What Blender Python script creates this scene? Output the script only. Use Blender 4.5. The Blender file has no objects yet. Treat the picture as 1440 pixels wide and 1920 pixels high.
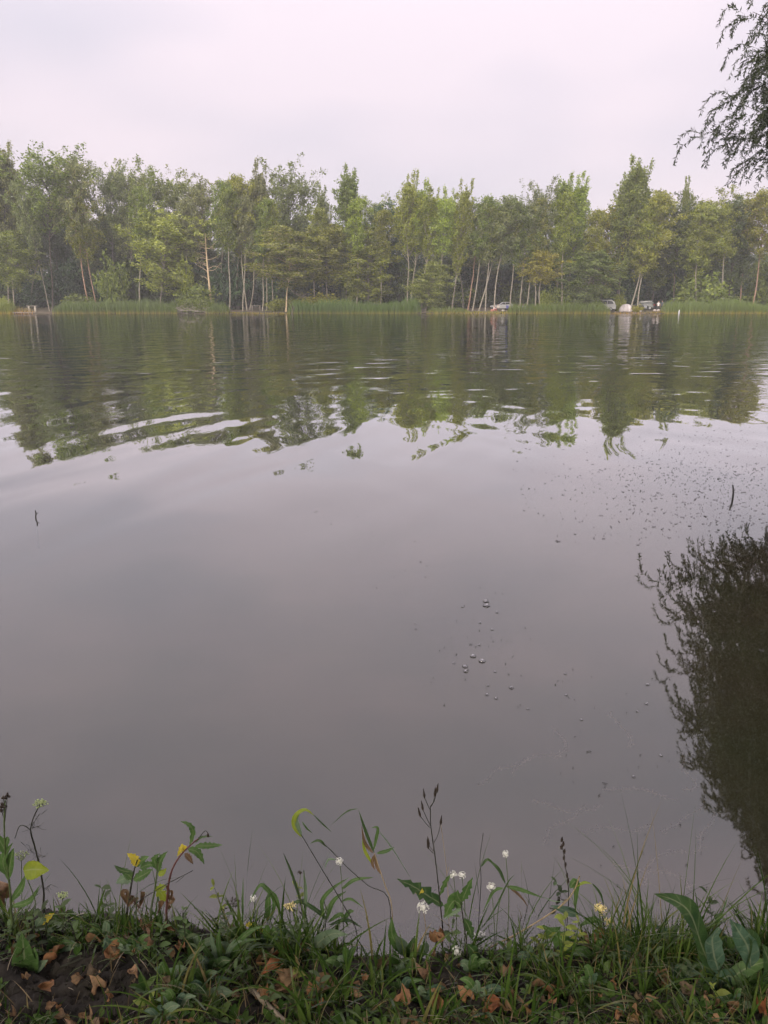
import bpy, math, random
import numpy as np
from mathutils import Vector, Matrix, Euler

R = math.radians
scene = bpy.context.scene
col = scene.collection

# ------------------------------------------------------------------ camera
CAM_Z = 2.0
PITCH = R(15.2)
FPX = 1450.0            # focal length in pixels of the 1440 x 1920 photograph
cam_d = bpy.data.cameras.new('camera')
cam = bpy.data.objects.new('camera', cam_d)
col.objects.link(cam)
cam.location = (0, 0, CAM_Z)
cam.rotation_euler = (R(90) - PITCH, 0, 0)
cam_d.sensor_fit = 'VERTICAL'
cam_d.angle = 2 * math.atan(960 / FPX)
cam_d.clip_start = 0.05
cam_d.clip_end = 3000
scene.camera = cam

# ------------------------------------------------------------------ sky, sun, exposure
SUN_EL, SUN_AZ = R(27), R(205)
w = bpy.data.worlds.new('World'); scene.world = w; w.use_nodes = True
nt = w.node_tree; nt.nodes.clear()
N = nt.nodes.new; L = nt.links.new
wo = N('ShaderNodeOutputWorld'); bg = N('ShaderNodeBackground'); bg.inputs['Strength'].default_value = 0.1
L(bg.outputs[0], wo.inputs[0])
sky = N('ShaderNodeTexSky'); sky.sky_type = 'NISHITA'; sky.sun_disc = False
sky.sun_elevation = SUN_EL; sky.sun_rotation = SUN_AZ; sky.air_density = 1.0; sky.dust_density = 3.0
tc = N('ShaderNodeTexCoord'); sep = N('ShaderNodeSeparateXYZ'); L(tc.outputs['Generated'], sep.inputs[0])
# even overcast layer: brighter overhead as any closed cloud deck is, faint broad mottling
zc = N('ShaderNodeMath'); zc.operation = 'MAXIMUM'; L(sep.outputs['Z'], zc.inputs[0]); zc.inputs[1].default_value = 0
z2 = N('ShaderNodeMath'); z2.operation = 'POWER'; L(zc.outputs[0], z2.inputs[0]); z2.inputs[1].default_value = 2.4
zg = N('ShaderNodeMath'); zg.operation = 'MULTIPLY_ADD'; L(z2.outputs[0], zg.inputs[0]); zg.inputs[1].default_value = 1.45; zg.inputs[2].default_value = 0.505
mp = N('ShaderNodeMapping'); L(tc.outputs['Generated'], mp.inputs['Vector']); mp.inputs['Scale'].default_value = (1.0, 1.0, 2.6)
nz = N('ShaderNodeTexNoise'); L(mp.outputs[0], nz.inputs['Vector']); nz.inputs['Scale'].default_value = 2.3; nz.inputs['Detail'].default_value = 2; nz.inputs['Roughness'].default_value = 0.5
cr = N('ShaderNodeValToRGB'); L(nz.outputs['Fac'], cr.inputs[0])
cr.color_ramp.elements[0].position = 0.36; cr.color_ramp.elements[0].color = (7.45, 6.9, 7.8, 1)
cr.color_ramp.elements[1].position = 0.60; cr.color_ramp.elements[1].color = (9.25, 8.05, 8.75, 1)
vm = N('ShaderNodeVectorMath'); vm.operation = 'SCALE'; L(cr.outputs[0], vm.inputs[0]); L(zg.outputs[0], vm.inputs['Scale'])
mx = N('ShaderNodeMix'); mx.data_type = 'RGBA'; mx.inputs['Factor'].default_value = 0.94
L(sky.outputs[0], mx.inputs['A']); L(vm.outputs[0], mx.inputs['B'])
L(mx.outputs['Result'], bg.inputs['Color'])

sun_d = bpy.data.lights.new('sun', 'SUN'); sun = bpy.data.objects.new('sun', sun_d); col.objects.link(sun)
sun_d.energy = 1.5; sun_d.angle = R(18); sun_d.color = (1.0, 0.91, 0.76)
sdir = Vector((math.sin(SUN_AZ) * math.cos(SUN_EL), math.cos(SUN_AZ) * math.cos(SUN_EL), math.sin(SUN_EL)))
sun.rotation_euler = (-sdir).to_track_quat('-Z', 'Y').to_euler()

vs = scene.view_settings
vs.view_transform = 'Standard'; vs.look = 'None'; vs.gamma = 1; vs.use_curve_mapping = False
vs.exposure = 0.95
scene.cycles.max_bounces = 8
scene.cycles.diffuse_bounces = 4
scene.cycles.use_adaptive_sampling = True
scene.cycles.adaptive_threshold = 0.04
scene.cycles.glossy_bounces = 3
scene.cycles.transmission_bounces = 6
scene.cycles.transparent_max_bounces = 12
scene.cycles.volume_bounces = 1
scene.cycles.use_denoising = True

# ------------------------------------------------------------------ helpers
cp, sp = math.cos(PITCH), math.sin(PITCH)
def ray(u, v):
    dx, dy = u - 720.0, 960.0 - v
    return np.array((dx, FPX * cp + dy * sp, -FPX * sp + dy * cp))
def at(u, v, Y):                       # world point on the plane y = Y seen at pixel u, v
    r = ray(u, v); return np.array((0, 0, CAM_Z)) + r * (Y / r[1])
def on_z(u, v, z):                     # world point at height z
    r = ray(u, v); return np.array((0, 0, CAM_Z)) + r * ((z - CAM_Z) / r[2])

def tag(o, label=None, cat=None, group=None, kind=None):
    if label: o['label'] = label
    if cat: o['category'] = cat
    if group: o['group'] = group
    if kind: o['kind'] = kind
    return o
def empty(name, loc=(0, 0, 0), rot=(0, 0, 0), scale=(1, 1, 1)):
    o = bpy.data.objects.new(name, None); col.objects.link(o)
    o.location = tuple(float(q) for q in loc); o.rotation_euler = rot; o.scale = scale; o.empty_display_size = 0.1
    return o

class MB:
    """collects geometry for one mesh"""
    def __init__(s): s.v = []; s.f = []; s.n = 0
    def add(s, v, f):
        v = np.asarray(v, float).reshape(-1, 3)
        s.v.append(v); s.f += [tuple(int(i) + s.n for i in q) for q in f]; s.n += len(v)
    def quads(s, v4):                  # (n,4,3)
        v4 = np.asarray(v4, float); n = len(v4)
        s.v.append(v4.reshape(-1, 3)); b = s.n + 4 * np.arange(n)
        s.f += list(zip(b.tolist(), (b + 1).tolist(), (b + 2).tolist(), (b + 3).tolist())); s.n += 4 * n
    def tube(s, pts, rad, k=5, cap=True):
        pts = np.asarray(pts, float); n = len(pts); rad = np.broadcast_to(np.asarray(rad, float), (n,))
        t = np.gradient(pts, axis=0); t /= np.linalg.norm(t, axis=1)[:, None] + 1e-9
        up = np.array((0.0, 0, 1)) if abs(t[0][2]) < 0.9 else np.array((1.0, 0, 0))
        a = np.cross(t, up); a /= np.linalg.norm(a, axis=1)[:, None] + 1e-9
        b = np.cross(t, a)
        th = np.arange(k) * 2 * math.pi / k
        ring = pts[:, None] + rad[:, None, None] * (np.cos(th)[None, :, None] * a[:, None] + np.sin(th)[None, :, None] * b[:, None])
        f = []
        for i in range(n - 1):
            for j in range(k):
                f.append((i * k + j, i * k + (j + 1) % k, (i + 1) * k + (j + 1) % k, (i + 1) * k + j))
        if cap:
            f.append(tuple(range(k))); f.append(tuple((n - 1) * k + j for j in reversed(range(k))))
        s.add(ring, f)
    def box(s, c, d, rz=0.0):
        c = np.asarray(c, float); d = np.asarray(d, float) / 2
        q = np.array([(x, y, z) for x in (-1, 1) for y in (-1, 1) for z in (-1, 1)], float) * d
        cs, sn = math.cos(rz), math.sin(rz)
        q = np.stack((q[:, 0] * cs - q[:, 1] * sn, q[:, 0] * sn + q[:, 1] * cs, q[:, 2]), 1) + c
        s.add(q, [(0, 1, 3, 2), (4, 6, 7, 5), (0, 4, 5, 1), (2, 3, 7, 6), (0, 2, 6, 4), (1, 5, 7, 3)])
    def ball(s, c, r, nu=8, nv=6):
        c = np.asarray(c, float); r = np.broadcast_to(np.asarray(r, float), (3,))
        v = [c + r * (0, 0, 1)]
        for i in range(1, nv):
            p = math.pi * i / nv
            for j in range(nu):
                t = 2 * math.pi * j / nu
                v.append(c + r * (math.sin(p) * math.cos(t), math.sin(p) * math.sin(t), math.cos(p)))
        v.append(c - r * (0, 0, 1)); f = []
        for j in range(nu): f.append((0, 1 + j, 1 + (j + 1) % nu))
        for i in range(nv - 2):
            for j in range(nu):
                a = 1 + i * nu
                f.append((a + j, a + nu + j, a + nu + (j + 1) % nu, a + (j + 1) % nu))
        e = 1 + (nv - 2) * nu
        for j in range(nu): f.append((e + j, len(v) - 1, e + (j + 1) % nu))
        s.add(v, f)
    def leaf(s, pts, width, nrm=(0, -0.6, 0.8), teeth=0, fold=0.25, n=12, shape=1.0, twist=0.0, tooth=0.5, wave=0.0, blunt=False):
        """a leaf blade along a midrib: left edge, midrib, right edge"""
        pts = smooth(pts, n); t = np.gradient(pts, axis=0); t /= np.linalg.norm(t, axis=1)[:, None] + 1e-9
        nrm = np.asarray(nrm, float); sd = np.cross(t, nrm); sd /= np.linalg.norm(sd, axis=1)[:, None] + 1e-9
        up = np.cross(sd, t)
        if twist:
            a = np.linspace(0, twist, n)[:, None]; sd, up = sd * np.cos(a) + up * np.sin(a), up * np.cos(a) - sd * np.sin(a)
        q = np.linspace(0, 1, n)
        if blunt: wd = np.sin(np.pi * np.clip(q, 0, 1) ** (1.5 * shape)) ** 0.55
        else: wd = np.sin(np.pi * np.clip(q, 0, 1) ** (0.75 * shape)) ** 0.9
        wd = np.clip(wd, 0.03, 1) * width / 2
        if teeth:
            ph = (q * teeth) % 1.0; wl = wd * (1 - tooth * ph); wr = wd * (1 - tooth * ((q * teeth + 0.35) % 1.0))
        else: wl = wr = wd
        wv = wave * width * np.sin(q * 17 + 1)
        l = pts - sd * wl[:, None] + up * (fold * wl + wv)[:, None]
        r = pts + sd * wr[:, None] + up * (fold * wr - wv)[:, None]
        v = np.concatenate((l, pts, r)); f = []
        for i in range(n - 1):
            f.append((i, i + 1, n + i + 1, n + i)); f.append((n + i, n + i + 1, 2 * n + i + 1, 2 * n + i))
        s.add(v, f)
    def mesh(s, name, mats, smooth_=False):
        me = bpy.data.meshes.new(name)
        me.from_pydata(np.concatenate(s.v).tolist() if s.v else [], [], s.f)
        for m in (mats if isinstance(mats, (list, tuple)) else [mats]): me.materials.append(m)
        if smooth_: me.polygons.foreach_set('use_smooth', [True] * len(me.polygons))
        me.update(); return me
    def build(s, name, mat, parent=None, smooth_=False):
        o = bpy.data.objects.new(name, s.mesh(name, mat, smooth_)); col.objects.link(o)
        if parent: o.parent = parent
        return o

def smooth(pts, n):
    """resample a polyline as a Catmull-Rom curve with n points"""
    p = np.asarray(pts, float)
    if len(p) == 2: return p[0] + (p[1] - p[0]) * np.linspace(0, 1, n)[:, None]
    e = np.concatenate((2 * p[:1] - p[1:2], p, 2 * p[-1:] - p[-2:-1]))
    x = np.linspace(0, len(p) - 1 - 1e-6, n); i = x.astype(int); t = (x - i)[:, None]
    a, b, c, d = e[i], e[i + 1], e[i + 2], e[i + 3]
    return 0.5 * (2 * b + (c - a) * t + (2 * a - 5 * b + 4 * c - d) * t ** 2 + (3 * b - a - 3 * c + d) * t ** 3)

def quad_leaves(c, size, aspect, rng, axis=None, spread=1.0):
    """rhombic leaves at centres c; axis = preferred long direction"""
    n = len(c)
    d = rng.normal(size=(n, 3))
    if axis is not None: d = d * spread + axis
    d /= np.linalg.norm(d, axis=1)[:, None]
    e = np.cross(d, rng.normal(size=(n, 3))); e /= np.linalg.norm(e, axis=1)[:, None]
    sz = size * rng.uniform(0.65, 1.35, n)[:, None]
    return np.stack((c - d * sz, c + e * sz * aspect, c + d * sz, c - e * sz * aspect), 1)

# ------------------------------------------------------------------ materials
def new_mat(name):
    m = bpy.data.materials.new(name); m.use_nodes = True; m.node_tree.nodes.clear(); return m
def simple(name, c, rough=0.8, var=0.25, scale=8.0, metallic=0.0, bump=0.0, spec=0.3):
    m = new_mat(name); t = m.node_tree; n = t.nodes.new; l = t.links.new
    o = n('ShaderNodeOutputMaterial'); b = n('ShaderNodeBsdfPrincipled'); l(b.outputs[0], o.inputs[0])
    b.inputs['Roughness'].default_value = rough; b.inputs['Metallic'].default_value = metallic; b.inputs['Specular IOR Level'].default_value = spec
    tcn = n('ShaderNodeTexCoord'); z = n('ShaderNodeTexNoise'); l(tcn.outputs['Object'], z.inputs['Vector']); z.inputs['Scale'].default_value = scale; z.inputs['Detail'].default_value = 6
    r = n('ShaderNodeValToRGB'); l(z.outputs['Fac'], r.inputs[0])
    r.color_ramp.elements[0].position = 0.3; r.color_ramp.elements[1].position = 0.7
    r.color_ramp.elements[0].color = tuple(x * (1 - var) for x in c) + (1,); r.color_ramp.elements[1].color = tuple(min(1, x * (1 + var)) for x in c) + (1,)
    l(r.outputs[0], b.inputs['Base Color'])
    if bump:
        bp = n('ShaderNodeBump'); bp.inputs['Strength'].default_value = bump; bp.inputs['Distance'].default_value = 0.02
        l(z.outputs['Fac'], bp.inputs['Height']); l(bp.outputs[0], b.inputs['Normal'])
    return m
def foliage(name, stops, trans=0.35, gloss=0.08, objcol=False, rough=0.5):
    """leaf material: colour differs from leaf to leaf, some light passes through"""
    m = new_mat(name); t = m.node_tree; n = t.nodes.new; l = t.links.new
    o = n('ShaderNodeOutputMaterial')
    g = n('ShaderNodeNewGeometry'); r = n('ShaderNodeValToRGB'); l(g.outputs['Random Per Island'], r.inputs[0])
    while len(r.color_ramp.elements) < len(stops): r.color_ramp.elements.new(0.5)
    for e, (p, c) in zip(r.color_ramp.elements, stops): e.position = p; e.color = tuple(c) + (1,)
    c = r.outputs[0]
    if objcol:
        oi = n('ShaderNodeObjectInfo'); mu = n('ShaderNodeMix'); mu.data_type = 'RGBA'; mu.blend_type = 'MULTIPLY'; mu.inputs['Factor'].default_value = 1
        l(c, mu.inputs['A']); l(oi.outputs['Color'], mu.inputs['B']); c = mu.outputs['Result']
    d = n('ShaderNodeBsdfDiffuse'); l(c, d.inputs[0]); tr = n('ShaderNodeBsdfTranslucent'); l(c, tr.inputs[0])
    a = n('ShaderNodeMixShader'); a.inputs[0].default_value = trans; l(d.outputs[0], a.inputs[1]); l(tr.outputs[0], a.inputs[2])
    gl = n('ShaderNodeBsdfGlossy'); gl.inputs['Roughness'].default_value = rough; gl.inputs[0].default_value = (0.8, 0.8, 0.8, 1)
    fr = n('ShaderNodeLayerWeight'); fr.inputs['Blend'].default_value = 0.2
    mm = n('ShaderNodeMath'); mm.operation = 'MULTIPLY'; l(fr.outputs['Fresnel'], mm.inputs[0]); mm.inputs[1].default_value = gloss * 3
    b = n('ShaderNodeMixShader'); l(mm.outputs[0], b.inputs[0]); l(a.outputs[0], b.inputs[1]); l(gl.outputs[0], b.inputs[2])
    l(b.outputs[0], o.inputs[0]); return m
def leafmat(name, c1, c2, trans=0.3, scale=25.0, gloss=0.12, c3=None):
    """broad leaf of a near plant: blotchy colour"""
    m = new_mat(name); t = m.node_tree; n = t.nodes.new; l = t.links.new
    o = n('ShaderNodeOutputMaterial'); tcn = n('ShaderNodeTexCoord'); z = n('ShaderNodeTexNoise'); l(tcn.outputs['Object'], z.inputs['Vector'])
    z.inputs['Scale'].default_value = scale; z.inputs['Detail'].default_value = 5; z.inputs['Roughness'].default_value = 0.65
    r = n('ShaderNodeValToRGB'); l(z.outputs['Fac'], r.inputs[0]); r.color_ramp.elements[0].position = 0.35; r.color_ramp.elements[1].position = 0.65
    r.color_ramp.elements[0].color = c1 + (1,); r.color_ramp.elements[1].color = c2 + (1,)
    if c3: e = r.color_ramp.elements.new(0.72); e.color = c3 + (1,)
    g = n('ShaderNodeNewGeometry'); hv = n('ShaderNodeHueSaturation'); l(r.outputs[0], hv.inputs['Color'])
    mr = n('ShaderNodeMapRange'); l(g.outputs['Random Per Island'], mr.inputs[0]); mr.inputs[3].default_value = 0.6; mr.inputs[4].default_value = 1.45; l(mr.outputs[0], hv.inputs['Value'])
    at_ = n('ShaderNodeAttribute'); at_.attribute_name = 'leaf_pos'; sx = n('ShaderNodeSeparateXYZ'); l(at_.outputs['Vector'], sx.inputs[0])
    s1 = n('ShaderNodeMath'); s1.operation = 'SUBTRACT'; l(sx.outputs[0], s1.inputs[0]); s1.inputs[1].default_value = 1.0
    s2 = n('ShaderNodeMath'); s2.operation = 'ABSOLUTE'; l(s1.outputs[0], s2.inputs[0])
    v1 = n('ShaderNodeMapRange'); l(s2.outputs[0], v1.inputs[0]); v1.inputs[1].default_value = 0.03; v1.inputs[2].default_value = 0.13; v1.inputs[3].default_value = 1.0; v1.inputs[4].default_value = 0.0
    k1 = n('ShaderNodeMath'); k1.operation = 'MULTIPLY_ADD'; l(s2.outputs[0], k1.inputs[0]); k1.inputs[1].default_value = -4.5; l(sx.outputs[1], k1.inputs[2])
    k2 = n('ShaderNodeMath'); k2.operation = 'SINE'; l(k1.outputs[0], k2.inputs[0])
    k3 = n('ShaderNodeMapRange'); l(k2.outputs[0], k3.inputs[0]); k3.inputs[1].default_value = 0.8; k3.inputs[2].default_value = 1.0; k3.inputs[3].default_value = 0.0; k3.inputs[4].default_value = 0.35
    vv = n('ShaderNodeMath'); vv.operation = 'MAXIMUM'; l(v1.outputs[0], vv.inputs[0]); l(k3.outputs[0], vv.inputs[1])
    vm_ = n('ShaderNodeMix'); vm_.data_type = 'RGBA'; l(vv.outputs[0], vm_.inputs['Factor']); l(hv.outputs[0], vm_.inputs['A'])
    vb = n('ShaderNodeMix'); vb.data_type = 'RGBA'; vb.inputs['Factor'].default_value = 0.35; l(hv.outputs[0], vb.inputs['A']); vb.inputs['B'].default_value = (0.35, 0.36, 0.22, 1); l(vb.outputs['Result'], vm_.inputs['B'])
    d = n('ShaderNodeBsdfPrincipled'); l(vm_.outputs['Result'], d.inputs['Base Color']); d.inputs['Roughness'].default_value = 0.55; d.inputs['Specular IOR Level'].default_value = gloss * 2
    z2 = n('ShaderNodeTexNoise'); l(tcn.outputs['Object'], z2.inputs['Vector']); z2.inputs['Scale'].default_value = scale * 8; z2.inputs['Detail'].default_value = 3
    bp = n('ShaderNodeBump'); l(z2.outputs['Fac'], bp.inputs['Height']); bp.inputs['Strength'].default_value = 0.35; bp.inputs['Distance'].default_value = 0.003; l(bp.outputs[0], d.inputs['Normal'])
    tr = n('ShaderNodeBsdfTranslucent'); l(hv.outputs[0], tr.inputs[0])
    a = n('ShaderNodeMixShader'); a.inputs[0].default_value = trans; l(d.outputs[0], a.inputs[1]); l(tr.outputs[0], a.inputs[2]); l(a.outputs[0], o.inputs[0]); return m
def bark(name, c, dark, scale=1.5, amount=0.55):
    """bark with dark horizontal scars"""
    m = new_mat(name); t = m.node_tree; n = t.nodes.new; l = t.links.new
    o = n('ShaderNodeOutputMaterial'); b = n('ShaderNodeBsdfPrincipled'); l(b.outputs[0], o.inputs[0]); b.inputs['Roughness'].default_value = 0.85
    tcn = n('ShaderNodeTexCoord'); mpn = n('ShaderNodeMapping'); l(tcn.outputs['Object'], mpn.inputs[0]); mpn.inputs['Scale'].default_value = (scale, scale, scale * 2.5)
    z = n('ShaderNodeTexNoise'); l(mpn.outputs[0], z.inputs['Vector']); z.inputs['Scale'].default_value = 1.6; z.inputs['Detail'].default_value = 8; z.inputs['Roughness'].default_value = 0.7
    r = n('ShaderNodeValToRGB'); l(z.outputs['Fac'], r.inputs[0]); r.color_ramp.elements[0].position = amount - 0.17; r.color_ramp.elements[1].position = amount
    r.color_ramp.elements[0].color = dark + (1,); r.color_ramp.elements[1].color = c + (1,); l(r.outputs[0], b.inputs['Base Color'])
    return m

M = {}
M['tree_leaf'] = foliage('tree_leaf', [(0, (0.55, 0.6, 0.5)), (0.5, (0.95, 1.0, 0.9)), (1, (1.45, 1.4, 1.1))], trans=0.45, objcol=True, gloss=0.05)
M['willow_leaf'] = foliage('willow_leaf', [(0, (0.035, 0.05, 0.022)), (0.6, (0.06, 0.075, 0.038)), (1, (0.11, 0.125, 0.085))], trans=0.25, gloss=0.1)
M['birch_bark'] = bark('birch_bark', (0.30, 0.27, 0.21), (0.09, 0.075, 0.058), amount=0.5)
M['poplar_bark'] = bark('poplar_bark', (0.26, 0.235, 0.19), (0.09, 0.075, 0.06), amount=0.55)
M['dark_bark'] = bark('dark_bark', (0.11, 0.09, 0.07), (0.05, 0.04, 0.03))
M['russet_bark'] = bark('russet_bark', (0.36, 0.22, 0.15), (0.2, 0.14, 0.1))
M['bare_wood'] = bark('bare_wood', (0.55, 0.42, 0.26), (0.3, 0.22, 0.14), amount=0.42)
M['twig'] = simple('twig', (0.12, 0.1, 0.075), 0.9)
M['reed'] = None

# ------------------------------------------------------------------ ground, bank, water
SHORE = 140.0
def vnoise(x, y, s, seed=0):
    """cheap smooth noise from a few sines, -1..1"""
    r = np.random.default_rng(seed); v = 0
    for k in range(5):
        a = r.uniform(0, 6.28); f = s * r.uniform(0.6, 1.7); v = v + np.sin((x * math.cos(a) + y * math.sin(a)) * f + r.uniform(0, 6.28))
    return v / 2.6
def sstep(a, b, x):
    t = np.clip((x - a) / (b - a), 0, 1); return t * t * (3 - 2 * t)
def near_land(x, y):
    """signed metres inside the near land (bank under the camera and the willow's point on the right)"""
    a = 1.95 - 0.07 * np.clip(x + 0.9, -0.5, 2.2) + 0.045 * vnoise(x, y * 0, 4.2, 3) - y
    b = np.minimum((x - 0.60 * y - 2.2) * 0.85, 27 - y)
    c = np.minimum((-x - 0.9 * y - 3.0) * 0.7, 18 - y)
    return np.maximum(np.maximum(a, b), c)
def ground_z(x, y):
    d = near_land(x, y)
    zn = np.where(d > 0, 0.46 * sstep(-0.05, 0.34, d) + 0.02 * np.clip(d, 0, 40), -1.6 * (1 - np.exp(d * 0.28)))
    e = y - SHORE - 0.6 * vnoise(x, y * 0, 0.25, 5)
    zf = np.where(e > -1.0, 0.42 * sstep(-1.0, 3.5, e) - 0.12 + 0.035 * np.clip(e - 3, 0, 200) + 0.12 * vnoise(x, y, 0.22, 8) * sstep(3, 10, e), -1.6)
    return np.maximum(zn, zf)

M['soil'] = simple('soil', (0.019, 0.016, 0.012), 0.95, 0.65, 14, bump=0.8)
def forest_floor_mat():
    m = new_mat('forest_floor'); t = m.node_tree; n = t.nodes.new; l = t.links.new
    o = n('ShaderNodeOutputMaterial'); b = n('ShaderNodeBsdfPrincipled'); l(b.outputs[0], o.inputs[0]); b.inputs['Roughness'].default_value = 0.95
    g = n('ShaderNodeNewGeometry'); z = n('ShaderNodeTexNoise'); l(g.outputs['Position'], z.inputs['Vector']); z.inputs['Scale'].default_value = 0.35; z.inputs['Detail'].default_value = 8
    r = n('ShaderNodeValToRGB'); l(z.outputs['Fac'], r.inputs[0])
    r.color_ramp.elements[0].position = 0.35; r.color_ramp.elements[0].color = (0.05, 0.055, 0.022, 1)
    r.color_ramp.elements[1].position = 0.6; r.color_ramp.elements[1].color = (0.13, 0.095, 0.06, 1)
    l(r.outputs[0], b.inputs['Base Color']); return m
M['forest_floor'] = forest_floor_mat()

def grid_mesh(name, xs, ys, zf, mat):
    X, Y = np.meshgrid(xs, ys); Z = zf(X, Y); nx = len(xs)
    v = np.stack((X, Y, Z), -1).reshape(-1, 3); f = []
    for j in range(len(ys) - 1):
        for i in range(nx - 1): f.append((j * nx + i, j * nx + i + 1, (j + 1) * nx + i + 1, (j + 1) * nx + i))
    mb = MB(); mb.add(v, f); return mb.build(name, mat, None, True)
xs = np.unique(np.concatenate((np.linspace(-1500, -100, 12), np.linspace(-100, -8, 60), np.linspace(-8, 8, 60), np.linspace(8, 100, 70), np.linspace(100, 1500, 12))))
ys = np.unique(np.concatenate((np.linspace(-400, -10, 10), np.linspace(-10, 4, 50), np.linspace(4, 40, 40), np.linspace(40, 132, 20), np.linspace(132, 160, 50), np.linspace(160, 260, 20), np.linspace(260, 2500, 10))))
# the fine bank mesh lies over the coarse sheet where the camera looks close
def ground_coarse(x, y):
    near = (np.abs(x) < 3.4) & (y > -0.2) & (y < 2.6)
    return ground_z(x, y) - np.where(near, 0.12, 0.0)
g = grid_mesh('ground', xs, ys, ground_coarse, M['forest_floor']); tag(g, kind='structure')
rngb = np.random.default_rng(4)
def bank_z(x, y):
    return ground_z(x, y) + 0.014 * vnoise(x, y, 22, 11) + 0.010 * vnoise(x, y, 55, 12) + 0.006 * vnoise(x, y, 130, 13)
def bank_mesh_z(x, y):
    edge = np.minimum(np.minimum(3.3 - np.abs(x), y + 0.1), 2.5 - y)
    return bank_z(x, y) + rngb.normal(0, 0.0045, x.shape) - 0.2 * sstep(0.12, 0.0, edge)
bk = grid_mesh('bank', np.linspace(-3.3, 3.3, 420), np.linspace(-0.1, 2.5, 240), bank_mesh_z, M['soil']); tag(bk, kind='structure')

def water_mat():
    m = new_mat('water'); t = m.node_tree; n = t.nodes.new; l = t.links.new
    o = n('ShaderNodeOutputMaterial'); g = n('ShaderNodeNewGeometry'); s = n('ShaderNodeSeparateXYZ'); l(g.outputs['Position'], s.inputs[0])
    def noise(scale, sx, sy, det, rot=0.0, dist=0.0):
        mpn = n('ShaderNodeMapping'); mpn.vector_type = 'TEXTURE'; l(g.outputs['Position'], mpn.inputs[0]); mpn.inputs['Scale'].default_value = (1 / sx, 1 / sy, 1); mpn.inputs['Rotation'].default_value = (0, 0, rot)
        z = n('ShaderNodeTexNoise'); l(mpn.outputs[0], z.inputs['Vector']); z.inputs['Scale'].default_value = scale; z.inputs['Detail'].default_value = det; z.inputs['Distortion'].default_value = dist
        return z.outputs['Fac']
    def math_(op, a, b):
        q = n('ShaderNodeMath'); q.operation = op
        for i, x in enumerate((a, b)):
            if isinstance(x, (int, float)): q.inputs[i].default_value = x
            else: l(x, q.inputs[i])
        return q.outputs[0]
    def mapr(x, a, b, c, d):
        q = n('ShaderNodeMapRange'); q.interpolation_type = 'SMOOTHSTEP'; l(x, q.inputs[0])
        for i, k in enumerate((a, b, c, d)): q.inputs[i + 1].default_value = k
        return q.outputs[0]
    # heights in metres: long lazy swell, breeze ripples that die out in the shelter of the near bank
    calm = mapr(s.outputs['Y'], 4.5, 10, 0.15, 1.0)
    swell = math_('MULTIPLY', math_('MULTIPLY', noise(0.8, 1.0, 0.24, 1.0, -0.38, 0.3), 0.050), calm)
    swell = math_('ADD', swell, math_('MULTIPLY', math_('MULTIPLY', noise(0.7, 1.0, 0.3, 1.0, 0.7, 0.3), 0.020), calm))
    mid = math_('MULTIPLY', noise(1.25, 0.5, 1.0, 1.0, 0.2, 0.5), 0.034)
    mid = math_('MULTIPLY', mid, mapr(s.outputs['Y'], 12, 28, 0.0, 1.0))
    patch = mapr(noise(0.05, 0.5, 1.0, 2.0), 0.38, 0.6, 0.15, 1.0)
    fine = math_('MULTIPLY', noise(2.4, 0.3, 1.0, 1.5, -0.1, 0.3), 0.017)
    fine = math_('MULTIPLY', math_('MULTIPLY', fine, mapr(s.outputs['Y'], 14, 30, 0.0, 1.0)), patch)
    h = math_('ADD', math_('ADD', swell, mid), fine)
    bp = n('ShaderNodeBump'); l(h, bp.inputs['Height']); bp.inputs['Strength'].default_value = 1.0; bp.inputs['Distance'].default_value = 1.0
    fr = n('ShaderNodeFresnel'); fr.inputs['IOR'].default_value = 1.5; l(bp.outputs[0], fr.inputs['Normal'])
    fac = math_('MINIMUM', math_('MULTIPLY', fr.outputs[0], 2.0), 0.96)
    gl = n('ShaderNodeBsdfGlossy'); gl.inputs['Roughness'].default_value = 0.012; l(bp.outputs[0], gl.inputs['Normal'])
    df = n('ShaderNodeBsdfDiffuse')
    cz = n('ShaderNodeTexNoise'); l(g.outputs['Position'], cz.inputs['Vector']); cz.inputs['Scale'].default_value = 1.3; cz.inputs['Detail'].default_value = 3
    cr_ = n('ShaderNodeValToRGB'); l(cz.outputs['Fac'], cr_.inputs[0])
    cr_.color_ramp.elements[0].position = 0.4; cr_.color_ramp.elements[0].color = (0.017, 0.019, 0.008, 1)
    cr_.color_ramp.elements[1].position = 0.62; cr_.color_ramp.elements[1].color = (0.024, 0.022, 0.012, 1)
    l(cr_.outputs[0], df.inputs[0])
    tr = n('ShaderNodeBsdfTransparent')
    a = n('ShaderNodeMixShader'); a.inputs[0].default_value = 0.36; l(df.outputs[0], a.inputs[1]); l(tr.outputs[0], a.inputs[2])
    b = n('ShaderNodeMixShader'); l(fac, b.inputs[0]); l(a.outputs[0], b.inputs[1]); l(gl.outputs[0], b.inputs[2]); l(b.outputs[0], o.inputs[0])
    return m
M['water'] = water_mat()
mb = MB(); mb.add([(-400, 1.3, 0), (400, 1.3, 0), (400, 143.5, 0), (-400, 143.5, 0)], [(0, 1, 2, 3)])
wt = mb.build('water', M['water']); tag(wt, kind='structure')

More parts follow.
